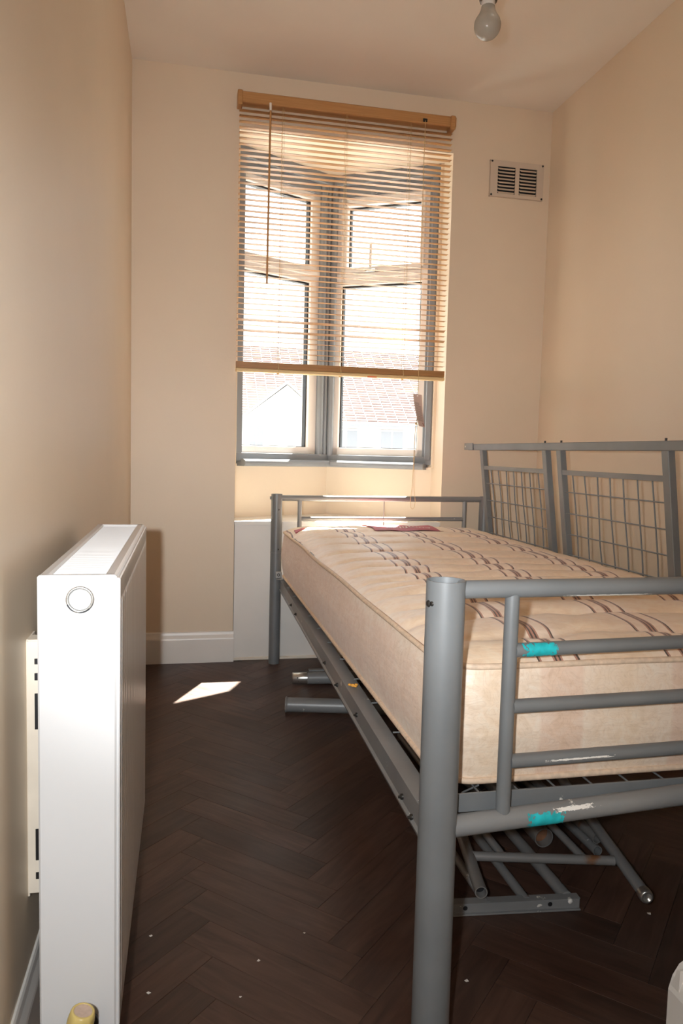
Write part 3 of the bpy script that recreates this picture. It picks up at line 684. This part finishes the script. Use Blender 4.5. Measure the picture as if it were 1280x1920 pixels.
# ------------------------------------------------------------------ bed frame
BX, BY, BW, BL = 0.356, 2.958, 0.8825, 2.004
FX, FY = 0.3485, 0.954
bed = thing('single_bed', 'grey tubular metal single bed frame with barred foot end', 'bed', (0.79, 1.95, 0))
RB = 0.0222
def post(x, y, r, top, back):
    mb = MB()
    mb.pipe((x, y, top), (x, y, 0.0), r, 0.0022, 28, depth=0.05)
    return mb.build('post', M_steel, bed)
p1 = post(BX+0.002, BY, RB, 0.686, True); p2 = post(BX+BW, BY, RB, 0.686, True)
p3 = post(FX, FY, 0.0268, 0.686, False); p4 = post(FX+BW, FY, 0.0268, 0.686, False)
# back post joint line, holes, bracket
for px_, pp in ((BX+0.002, p1), (BX+BW, p2)):
    MB().lathe([(RB+0.0006, -0.0015), (RB+0.0010, 0), (RB+0.0006, 0.0015)], (px_, BY, 0.452), (0, 0, 1), 28).build('sleeve_joint', M_steelw, pp)
for z in (0.625, 0.466): MB().lathe([(0, 0.0008), (0.0035, 0.0008), (0.0040, -0.003)], (BX+0.008, BY-RB+0.0015, z), (0.1, -1, 0), 12).build('bolt_hole', M_dark, p1)
MB().box(BX-RB-0.003, BX-RB+0.002, BY-0.006, BY+0.006, 0.664, 0.676, 0.001).build('bolt', M_steelw, p1)
MB().lathe([(0, 0.002), (0.0040, 0.0018), (0.0050, 0.0)], (FX-0.0258, FY-0.006, 0.655), (-1, -0.2, 0), 12).build('bolt', M_dark, p3)
MB().lathe([(0, 0.001), (0.0032, 0.001), (0.004, -0.002)], (FX-0.0235, FY-0.0125, 0.656), (-0.85, -0.5, 0), 12).build('bolt_hole', M_dark, p3)
# foot end (near): top tube, upright bars, three cross bars, low tube
xv0, xv1 = 0.4465, 1.148
MB().tube((FX+0.020, FY, 0.6725), (FX+BW-0.020, FY, 0.6765), 0.0127, 24).build('top_tube', M_steel, bed)
for xx in (xv0, xv1): MB().tube((xx-0.001, FY, 0.342), (xx, FY, 0.667), 0.0102, 20).build('upright_bar', M_steel, bed)
bars = []
for za, zb in ((0.5855, 0.598), (0.5050, 0.515), (0.4255, 0.436)): bars.append(MB().tube((xv0+0.006, FY, za), (xv1-0.006, FY, zb), 0.0100, 20).build('cross_bar', M_steel, bed))
low = MB().tube((FX+0.020, FY, 0.3365), (FX+BW-0.02, FY, 0.383), 0.0150, 24).build('low_tube', M_steelw, bed)
# turquoise paint on bar and low tube
def patch(p0, p1, r, t0, t1, a0, a1, jag, mt, nm, par, nt_=96, na=40):
    p0 = Vector(p0); p1 = Vector(p1); d = (p1-p0).normalized(); u = Vector((0, -1, 0)); u = (u-d*u.dot(d)).normalized(); w = d.cross(u)
    if w.z < 0: w = -w
    mb = MB(); G = {}
    for i in range(nt_+1):
        t = t0+(t1-t0)*i/nt_
        for j in range(na+1):
            a = math.radians(a0+(a1-a0)*j/na); G[(i, j)] = p0+d*t+(u*math.cos(a)+w*math.sin(a))*(r+0.0004)
    vs = []; fs = []; ix = {}
    for i in range(nt_):
        for j in range(na):
            e = min(i/nt_, 1-i/nt_, )*2; f_ = min(j/na, 1-j/na)*2
            if noise.noise(Vector((i*14.0/nt_+t0*90, j*6.0/na, jag)))*0.75+noise.noise(Vector((i*40.0/nt_, j*18.0/na, jag+5)))*0.3+min(e, f_)*1.6 < 0.30: continue
            q = []
            for k in ((i, j), (i+1, j), (i+1, j+1), (i, j+1)):
                if k not in ix: ix[k] = len(vs); vs.append(G[k])
                q.append(ix[k])
            fs.append(tuple(q))
    mb.add(vs, fs, True); return mb.build(nm, mt, par)
b1a, b1b = (xv0+0.006, FY, 0.5855), (xv1-0.006, FY, 0.598)
tag(patch(b1a, b1b, 0.0100, 0.008, 0.062, -70, 80, 1.3, M_teal, 'turquoise_patch', bars[0]), 'turquoise paint smear')
la, lb = (FX+0.020, FY, 0.3365), (FX+BW-0.02, FY, 0.383)
tag(patch(la, lb, 0.0150, 0.108, 0.168, -75, 40, 4.1, M_teal, 'turquoise_patch', low), 'turquoise paint smear')
tag(patch(la, lb, 0.0152, 0.150, 0.215, 22, 50, 8.0, M_flake, 'white_scrape', low, nt_=80, na=14), 'white paint scrape')
tag(patch((xv0+0.006, FY, 0.4255), (xv1-0.006, FY, 0.436), 0.0101, 0.05, 0.16, -8, 10, 2.0, M_flake, 'white_scrape', bars[2], na=8), 'white paint scrape')
tag(patch((FX+0.020, FY, 0.6725), (FX+BW-0.020, FY, 0.6765), 0.0128, 0.15, 0.29, -62, -42, 3.0, M_flake, 'white_scrape', bed, na=8), 'white paint scrape')
# head end (far)
MB().tube((BX+0.018, BY, 0.670), (BX+BW-0.018, BY, 0.674), 0.0115, 20).build('top_tube', M_steelw, bed)
for xx in (0.451, 1.150): MB().tube((xx, BY, 0.30), (xx, BY, 0.665), 0.0090, 16).build('upright_bar', M_steelw, bed)
for za in (0.588, 0.50, 0.42): MB().tube((0.458, BY, za), (1.143, BY, za+0.002), 0.0085, 16).build('cross_bar', M_steelw, bed)
MB().tube((BX+0.018, BY, 0.315), (BX+BW-0.018, BY, 0.315), 0.0130, 20).build('low_tube', M_steelw, bed)
MB().tube((0.801, BY, 0.50), (0.800, BY, 0.662), 0.0022, 8).build('thin_rod', M_rust, bed)
# side rails: folded channel
def rail(pA, pB, sgn):
    d = (Vector(pB)-Vector(pA)).normalized(); u = Vector((-d.y, d.x, 0)); u = u if u.x*sgn > 0 else -u
    t = 0.0022; hgt, fl_ = 0.046, 0.032
    prof = [(0, 0), (fl_, 0), (fl_, -t), (t, -t), (t, -hgt+0.010), (0.004, -hgt), (0.020, -hgt), (0.020, -hgt-t), (0.0, -hgt-t), (-0.004, -hgt+0.008), (0, -hgt+0.012)]
    return MB().extrude(prof, pA, pB, u, Vector((0, 0, 1))).build('side_rail', M_steelw, bed)
rA, rB = Vector((0.3745, 2.930, 0.345)), Vector((0.3375, 0.985, 0.345))
rl = rail(rA, rB, 1)
rr_ = rail(Vector((BX+BW-0.012, 2.930, 0.345)), Vector((FX+BW+0.012, 0.985, 0.345)), -1)
dr = (rB-rA).normalized()
def on_rail(y): return rA+dr*((y-rA.y)/dr.y)
for y, z in ((2.55, 0.322), (2.42, 0.318), (1.83, 0.322), (1.66, 0.318), (1.44, 0.325), (1.09, 0.318), (1.035, 0.312)):
    p = on_rail(y); p = Vector((p.x, y, z)); MB().lathe([(0.0048, -0.001), (0.0046, 0.0035), (0.0022, 0.0038), (0.0022, 0.0075), (0, 0.0078)], p, (-1, -0.03, 0), 10).build('bolt', M_dark, rl)
# hook brackets at the rail ends
hb = MB().box(0.356, 0.378, 2.929, 2.937, 0.352, 0.378, 0.001).box(0.360, 0.388, 2.925, 2.945, 0.3455, 0.349, 0.001).build('hook_plate', M_chrome, bed)
MB().lathe([(0.006, 0.0005), (0.006, 0.0015), (0.0035, 0.0015), (0.0035, 0.0005)], (0.367, 2.929, 0.365), (0, -1, 0), 14).build('bolt_hole', M_dark, hb)
MB().box(0.352, 0.370, 0.985, 1.000, 0.300, 0.345, 0.001).build('hook_plate', M_dark, bed)
# mesh base: angle frame and wires
MB().box(0.372, 1.215, 0.972, 0.976, 0.346, 0.3735, 0.0008).box(0.372, 1.215, 0.976, 0.998, 0.3460, 0.3482, 0.0008).build('base_angle', M_steel, bed)
MB().box(0.385, 1.205, 2.925, 2.929, 0.340, 0.364, 0.0008).build('base_angle', M_steel, bed)
mesh_w0 = MB().tube((0.43, 0.975, 0.358), (0.43, 2.926, 0.358), 0.0016, 6).build('base_wire', M_steel, bed)
for i in range(1, 13): put(mesh_w0, dx=i*0.0615)
mesh_w1 = MB().tube((0.370, 1.10, 0.3555), (1.21, 1.10, 0.3555), 0.0016, 6).build('base_wire', M_steel, bed)
for i in range(1, 12): put(mesh_w1, dy=i*0.16)
MB().sweep([(0.395, 0.985, 0.357), (0.41, 1.02, 0.352), (0.44, 1.03, 0.357)], 0.0016, 6).build('base_wire', M_steel, bed)

# ------------------------------------------------------------------ mattress
mx0, mx1, my0, my1, mzb, mzt = 0.382, 1.188, 1.022, 2.915, 0.3655, 0.541
mt_ = thing('mattress', 'cream striped quilted mattress lying on the metal bed frame', 'mattress', (0.785, 1.97, mzb))
RC = 0.055
def rr(x, y, e=0.0):
    """clamp a point of the rectangle to its rounded outline"""
    X0, X1, Y0, Y1 = mx0-e, mx1+e, my0-e, my1+e; R = RC
    cx_ = min(max(x, X0+R), X1-R); cy_ = min(max(y, Y0+R), Y1-R)
    dx, dy = x-cx_, y-cy_
    if dx and dy:
        l = math.hypot(dx, dy); mxd = max(abs(dx), abs(dy))
        return cx_+dx*mxd/l, cy_+dy*mxd/l
    return x, y
FOLD = [1.11, 1.25, 1.37, 1.495, 1.585, 1.655, 1.755, 1.86, 1.97, 2.13, 2.31, 2.49, 2.66]
def top_z(x, y):
    u = (x-mx0)/(mx1-mx0); v = (y-my0)/(my1-my0)
    ex = min(x-mx0, mx1-x); ey = min(y-my0, my1-y); e = max(0, min(ex, ey))
    rise = 1-math.exp(-e/0.035)
    z = mzt+0.024*rise+0.006*math.sin(PI*u)*rise
    amp = min(1, e/0.10)
    wy = y+0.035*noise.noise(Vector((x*5.0, y*1.2, 3.1)))+0.015*noise.noise(Vector((x*14, y*3, 9.0)))
    d = 1e9
    for k, fy in enumerate(FOLD):
        q = abs(wy-fy)
        if q < d: d = q; kk = k
    depth = 0.0085*(0.45+0.75*(0.5+0.5*noise.noise(Vector((x*6+kk*7.3, kk*3.7, 0)))))
    z -= depth*math.exp(-(d/0.014)**2)*(0.35+0.65*amp)
    z += 0.004*(1-math.exp(-(d/0.03)**2))*amp
    # small gathers by the edges
    gat = max(0, 1-e/0.16)*min(1, e/0.015)
    z += 0.0042*gat*noise.noise(Vector((x*7, y*34, 1.7))) if ex <= ey else 0.0035*gat*noise.noise(Vector((x*34, y*7, 4.7)))
    # tuft dimples
    for gx in (0.49, 0.70, 0.92, 1.10):
        for gk in range(1, len(FOLD), 2):
            r2_ = (x-gx)**2+(y-FOLD[gk])**2
            if r2_ < 0.006: z -= 0.006*math.exp(-r2_/0.0007)*amp
    z += 0.003*noise.noise(Vector((x*9, y*9, 5)))*amp
    return z
nx_, ny_ = 96, 230
mb = MB(); vs_ = []
for j in range(ny_+1):
    for i in range(nx_+1):
        s_ = i/nx_; t_ = j/ny_
        s_ = 0.5-0.5*math.cos(PI*s_)*(1-0.25*math.sin(PI*s_)) if False else s_
        x = mx0+(mx1-mx0)*s_; y = my0+(my1-my0)*t_; x, y = rr(x, y); vs_.append((x, y, top_z(x, y)))
fs_ = [(j*(nx_+1)+i, j*(nx_+1)+i+1, (j+1)*(nx_+1)+i+1, (j+1)*(nx_+1)+i) for j in range(ny_) for i in range(nx_)]
mb.add(vs_, fs_, True); top = mb.build('top_panel', M_mtop, mt_)
def outline(e=0.0, n=260):
    pts = []; X0, X1, Y0, Y1 = mx0-e, mx1+e, my0-e, my1+e; R = RC
    seg = [((X1-R, Y0), (X1, Y0+R), -90), ((X1, Y1-R), (X1-R, Y1), 0), ((X0+R, Y1), (X0, Y1-R), 90), ((X0, Y0+R), (X0+R, Y0), 180)]
    cen = [(X1-R, Y0+R), (X1-R, Y1-R), (X0+R, Y1-R), (X0+R, Y0+R)]
    for k in range(4):
        for a in range(0, 91, 9):
            q = math.radians(seg[k][2]+a); pts.append((cen[k][0]+R*math.cos(q), cen[k][1]+R*math.sin(q)))
        p = pts[-1]; nxt = cen[(k+1) % 4]; q = math.radians(seg[(k+1) % 4][2]); e_ = (nxt[0]+R*math.cos(q), nxt[1]+R*math.sin(q))
        L = math.hypot(e_[0]-p[0], e_[1]-p[1]); m_ = max(2, int(L/0.02))
        for i in range(1, m_): pts.append((p[0]+(e_[0]-p[0])*i/m_, p[1]+(e_[1]-p[1])*i/m_))
    return pts
rows = []
for k in range(11):
    f = k/10; z = mzb+(mzt-mzb)*f; e = 0.012*math.sin(PI*f)+0.002
    row = []
    for (x, y) in outline(0.0):
        cx_, cy_ = (mx0+mx1)/2, (my0+my1)/2
        nx2 = -1 if x < mx0+0.03 else (1 if x > mx1-0.03 else 0); ny2 = -1 if y < my0+0.03 else (1 if y > my1-0.03 else 0)
        w_ = 0.0045*noise.noise(Vector((x*6, y*6, z*42)))*math.sin(PI*f)
        sag = 0.006*noise.noise(Vector((x*3.2, y*3.2, 0.5)))
        row.append((x+nx2*(e+w_), y+ny2*(e+w_), z+sag*f))
    rows.append(row)
MB().rings(rows, caps=True).build('border_panel', M_mside, mt_)
for zz, nm in ((mzt+0.001, 'piping'), (mzb+0.004, 'piping')):
    MB().sweep([(x, y, zz+(0.006*noise.noise(Vector((x*3.2, y*3.2, 0.5))) if zz > 0.5 else 0)) for x, y in outline(0.004)], 0.0050, 8, closed=True).build(nm, M_pipe, mt_)
# maker's label lying across the head end and corner tabs
lx0, lx1, ly0, ly1 = 0.690, 0.945, 2.625, 2.890
def lab_z(x, y): return max(top_z(x, y), max(top_z(x+a, y+b) for a in (-0.03, 0, 0.03) for b in (-0.03, 0, 0.03))-0.004-max(0, y-2.87)*0.2)
def lab(u, v):
    sk = 0.03*(1-v)
    x = lx0+(lx1-lx0)*u+0.0*sk; y = ly0+(ly1-ly0)*v+0.006*math.sin(u*9); return Vector((x, y, lab_z(x, y)+0.0035+0.0015*math.sin(u*11+v*3)))
mb = MB(); nu, nv = 30, 16
gv = [lab(i/nu, j/nv) for j in range(nv+1) for i in range(nu+1)]
gf = [(j*(nu+1)+i, j*(nu+1)+i+1, (j+1)*(nu+1)+i+1, (j+1)*(nu+1)+i) for j in range(nv) for i in range(nu)]
mb.add(gv, gf, True); mb.add([p-Vector((0, 0, 0.0012)) for p in gv], [f[::-1] for f in gf], True)
lb_o = tag(mb.build('maker_label', M_maroon, mt_, fix=False), 'maroon label with white lettering')
cu = bpy.data.curves.new('lettering', 'FONT'); cu.body = 'cumfilux'; cu.size = 0.062; cu.align_x = 'CENTER'; cu.align_y = 'CENTER'; cu.shear = 0.2
to = bpy.data.objects.new('lettering_source', cu); COL.objects.link(to)
me = bpy.data.meshes.new_from_object(to.evaluated_get(bpy.context.evaluated_depsgraph_get())); bpy.data.objects.remove(to)
bm = bmesh.new(); bm.from_mesh(me); bmesh.ops.subdivide_edges(bm, edges=bm.edges, cuts=1); bm.to_mesh(me); bm.free()
o_ = ORG[mt_.name]
for v_ in me.vertices:      # reads from the head end, so turned half a turn about the vertical
    x = 0.835-v_.co.x*0.86; y = 2.715-v_.co.y
    u_ = (x-lx0)/(lx1-lx0); w_ = (y-ly0)/(ly1-ly0); p = Vector((x, y, lab_z(x, y)+0.0048+0.0015*math.sin(u_*11+w_*3))); v_.co = p-o_
me.materials.append(M_white); lt = bpy.data.objects.new('lettering', me); COL.objects.link(lt); lt.parent = lb_o
for px_, py_ in ((0.402, 2.72), (0.47, 2.88)):
    mb = MB(); tri = [(px_, py_), (px_+0.045, py_+0.075), (px_+0.004, py_+0.07)]
    tri = [rr(max(mx0+0.006, a), min(my1-0.006, b)) for a, b in tri]
    mb.add([(a, b, top_z(a, b)+0.004) for a, b in tri]+[(a, b, top_z(a, b)+0.001) for a, b in tri], [(0, 1, 2), (3, 5, 4), (0, 3, 4, 1), (1, 4, 5, 2), (2, 5, 3, 0)]); tag(mb.build('corner_tab', M_maroon, mt_), 'maroon corner tab')

# ------------------------------------------------------------------ mesh panel propped behind the mattress
pn = thing('mesh_panel', 'grey metal frame panel with wire mesh propped along the right wall side of the bed', 'panel', (1.20, 2.2, 0.35))
XT, ZT = 1.168, 0.905
lean = (1.213-XT)/(ZT-0.55)
Xp = lambda z: XT+(ZT-z)*lean
def pbox(mb, y0, y1, z0, z1, d0, d1, b=0.001):
    vs = MB().box(0, d1-d0, y0, y1, z0, z1, b)
    mb.add([(Xp(z)+d0+x, y, z) for x, y, z in vs.v], vs.f)
mb = MB(); pbox(mb, 1.50, 2.968, 0.880, 0.905, -0.013, 0.012, 0.002); tb = mb.build('top_bar', M_steel, pn)
mb = MB(); mb.box(XT-0.016, XT-0.012, 2.90, 2.992, 0.881, 0.909, 0.0008).box(XT-0.012, XT+0.012, 2.982, 2.986, 0.882, 0.909, 0.0008); eb = mb.build('end_bracket', M_steelw, pn)
MB().lathe([(0, 0.0006), (0.004, 0.0006)], (XT-0.016, 2.979, 0.895), (-1, 0, 0), 10).build('bolt_hole', M_flake, eb)
for y in (2.30, 2.19, 1.66): MB().tube((XT, y, 0.903), (XT, y, 0.912), 0.0032, 10).build('screw', M_dark, tb)
UP = (2.832, 2.295, 2.196, 1.654)
for y in UP:
    mb = MB(); pbox(mb, y-0.014, y+0.014, 0.350, 0.882, -0.010, 0.010, 0.0015); mb.build('upright', M_steel, pn)
for ya_, yb_ in ((UP[0], UP[1]), (UP[2], UP[3])):
    mb = MB(); pbox(mb, yb_+0.01, ya_-0.01, 0.803, 0.8185, -0.008, -0.004, 0.0005); pbox(mb, yb_+0.01, ya_-0.01, 0.803, 0.806, -0.006, 0.012, 0.0005); mb.build('mesh_rail', M_steel, pn)
    mb = MB(); pbox(mb, yb_+0.01, ya_-0.01, 0.39, 0.41, -0.008, 0.008, 0.0005); mb.build('mesh_rail', M_steel, pn)
    sp_ = (ya_-yb_)/8
    for i in range(1, 8):
        y = yb_+sp_*i; mb = MB()
        mb.sweep([(Xp(z)+0.002*math.sin(z*20+i), y+0.0015*math.sin(z*17+i*2), z) for z in (0.40, 0.5, 0.6, 0.7, 0.806)], 0.0021, 6); mb.build('mesh_wire', M_steel, pn)
    for z in (0.749, 0.681, 0.6145, 0.548, 0.48):
        MB().tube((Xp(z)-0.003, yb_+0.012, z+0.001), (Xp(z)-0.003, ya_-0.012, z), 0.0021, 6).build('mesh_wire', M_steel, pn)

# ------------------------------------------------------------------ loose metalwork under the bed
gf_ = thing('angle_frame', 'grey angle iron strip with tubes welded on, flat on floor under the bed', 'metal frame', (0.60, 1.24, 0))
XA = Matrix.Translation((0.742, 1.2335, 0)) @ Matrix.Rotation(math.radians(-5.0), 4, 'Z')
mb = MB(); mb.box(-0.288, 0, 0, 0.003, 0.002, 0.0205, 0.0006, XA); mb.box(-0.288, 0, -0.006, 0.0005, 0.0005, 0.0035, 0.0006, XA); mb.box(-0.288, 0.002, 0.002, 0.020, 0.0188, 0.0205, 0.0006, XA)
an = mb.build('angle_strip', M_steelw, gf_)
for xx in (-0.224, -0.059): MB().lathe([(0, 0.0008), (0.0045, 0.0008)], XA @ Vector((xx, 0, 0.0130)), (-0.087, -1, 0), 12).build('bolt_hole', M_black, an)
MB().lathe([(0, 0.0010), (0.0042, 0.0010), (0.0046, 0.0002)], XA @ Vector((-0.019, 0, 0.0160)), (-0.087, -1, 0), 10).build('paint_blob', M_flake, an)
for xx, rad_ in ((0.5645, 0.0085), (0.6430, 0.0095), (0.7255, 0.0120)): MB().tube((xx, 1.253, 0.0130), (xx-0.004, 2.10, 0.0130), rad_, 14).build('tube', M_steelw, gf_)
ef = thing('bed_end_frame', 'grey tubular bed end with cross bar, lying over the angle frame under the bed', 'metal frame', (0.69, 1.30, 0.06))
z_ = 0.066
D0, D1 = Vector((0.532, 1.213, z_)), Vector((0.700, 2.07, z_)); E0, E1 = Vector((0.826, 1.154, z_)), Vector((0.990, 2.02, z_))
dst = MB().pipe(D0, D1, 0.0115, 0.0016, 18, depth=0.05).build('post', M_rust, ef)
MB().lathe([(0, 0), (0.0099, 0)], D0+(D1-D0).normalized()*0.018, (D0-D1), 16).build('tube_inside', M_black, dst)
est = MB().tube(E0, E1, 0.0112, 18).build('post', M_steelw, ef)
MB().lathe([(0.0125, 0.012), (0.0130, 0.0), (0.0118, -0.005), (0.008, -0.007), (0.0075, -0.003), (0.0, -0.002)], E0, (E1-E0), 18).build('end_cap', M_chrome, est)
Cl, Cr = Vector((0.556, 1.335, z_)), Vector((0.835, 1.272, z_))
MB().tube(Cl, Cr, 0.0092, 16).build('cross_bar', M_rust, ef)
for k in (0.24, 0.80):
    q = Cl.lerp(Cr, k); MB().tube(q, q+Vector((0.0, 0.72, 0.0)), 0.0082, 14).build('bar', M_steelw, ef)
MB().tube((0.685, 2.0, z_), (0.985, 1.99, z_), 0.0092, 16).build('cross_bar', M_steelw, ef)
def loose(nm, label, p0, p1, r, mt, inside, wall=0.002):
    o = thing(nm, label, 'tube', (p0[0], p0[1], 0)); t = MB().pipe(p0, p1, r, wall, 22, depth=0.06).build('tube_wall', mt, o)
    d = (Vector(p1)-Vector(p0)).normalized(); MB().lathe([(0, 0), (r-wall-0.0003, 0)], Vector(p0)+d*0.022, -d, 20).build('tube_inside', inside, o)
    return o
loose('steel_tube', 'wide grey steel tube with rusty open end, on floor under the bed', (0.779, 1.452, 0.0222), (0.775, 2.16, 0.0222), 0.0215, M_rust, M_rustin)
loose('steel_tube', 'narrow grey steel tube, lower of two stacked beside the bed end post', (0.879, 1.401, 0.0112), (0.876, 2.05, 0.0112), 0.0108, M_steelw, M_black, 0.0015)
loose('steel_tube', 'narrow grey steel tube, upper of two stacked beside the bed end post', (0.882, 1.410, 0.0335), (0.879, 2.05, 0.0335), 0.0108, M_rust, M_black, 0.0015)
o = thing('steel_tube', 'thick grey bed leg tube with flanged end, nearest of two lying by the side rail', 'tube', (0.33, 2.381, 0))
d1 = Vector((0.18, -0.040, 0)).normalized(); q = Vector((0.331, 2.381, 0.0262))
MB().tube(q, q+d1*0.70, 0.0232, 26).build('tube_wall', M_steelw, o)
MB().lathe([(0, -0.001), (0.0220, -0.001), (0.0255, 0.001), (0.0258, 0.004), (0.0238, 0.006), (0.0236, 0.010)], q-d1*0.002, d1, 26).build('flange', M_rust, o)
o = thing('steel_tube', 'thick grey bed leg tube with narrower bare sleeve, farther of two by the side rail', 'tube', (0.39, 2.672, 0))
d2 = Vector((0.139, -0.010, 0)).normalized(); q = Vector((0.393, 2.672, 0.0235))
MB().tube(q+d2*0.055, q+d2*0.70, 0.0230, 26).build('tube_wall', M_steelw, o)
slv = MB().lathe([(0, 0), (0.0190, 0.0), (0.0208, 0.002), (0.0212, 0.056)], q, d2, 26).build('sleeve', M_chrome, o)
MB().lathe([(0.0232, -0.002), (0.0236, 0), (0.0232, 0.002)], q+d2*0.056, d2, 26).build('ring', M_rust, o)
for a, zz in ((0.016, 0.010), (0.020, 0.0), (0.026, 0.004)): MB().lathe([(0, 0.0006), (0.0026, 0.0006)], q+d2*a+Vector((0, -0.0197, zz-0.004)), (0, -1, 0.1), 10).build('bolt_hole', M_black, slv)
MB().box(0.455, 0.56, 2.672, 2.690, 0.0455, 0.0515, 0.001).build('bracket', M_steelw, o)

# ------------------------------------------------------------------ crumbs
cb = MB(); 
for dx, dy, rr2 in ((0, 0, 0.006), (0.008, 0.004, 0.005), (-0.006, 0.006, 0.0045), (0.004, -0.007, 0.004)):
    cb.lathe([(0, -rr2*0.5), (rr2*0.8, -rr2*0.3), (rr2, 0.1*rr2), (rr2*0.6, rr2*0.6), (0, rr2*0.7)], (0.362+dx, 1.553+dy, 0.3475+0.002), (0.1, 0.2, 1), 7)
tag(cb.build('foam_crumb', M_foam), 'small orange crumb of foam on the left bed rail', 'crumb')
fk = None
FL = ((-0.052, 1.287, 0.0028, 'white paint flake on the floor beside the radiator, farther of two'), (-0.049, 1.145, 0.0032, 'white paint flake on the floor beside the radiator, nearer of two'),
      (0.457, 1.085, 0.0036, 'white paint flake on the floor between the near bed post and the angle iron strip'), (0.866, 1.197, 0.004, 'white paint flake on the floor below the capped end of the loose bed end'),
      (0.092, 1.112, 0.0022, 'tiny white paint flake low in the open floor, nearest of the middle ones'), (0.128, 1.191, 0.003, 'largest white paint flake in the middle of the open floor'), (0.215, 1.25, 0.002, 'tiny white paint flake in the open floor, nearest to the bed side'))
for x, y, s_, lab_ in FL:
    if fk is None:
        fk = MB().add([(-1, -0.6, 0.1), (0.7, -0.8, 0.1), (1, 0.5, 0.35), (-0.3, 0.9, 0.2), (-1, -0.6, 0.3), (0.7, -0.8, 0.3), (1, 0.5, 0.6), (-0.3, 0.9, 0.45)], [(3, 2, 1, 0), (4, 5, 6, 7), (0, 1, 5, 4), (1, 2, 6, 5), (2, 3, 7, 6), (3, 0, 4, 7)]).build('paint_flake', M_flake); c = fk
    else: c = fk.copy(); COL.objects.link(c)
    c.location = (x, y, 0); c.scale = (s_, s_, s_); c.rotation_euler = (0, 0, random.uniform(0, 6)); tag(c, lab_, 'flake', 'paint flakes on the floor')
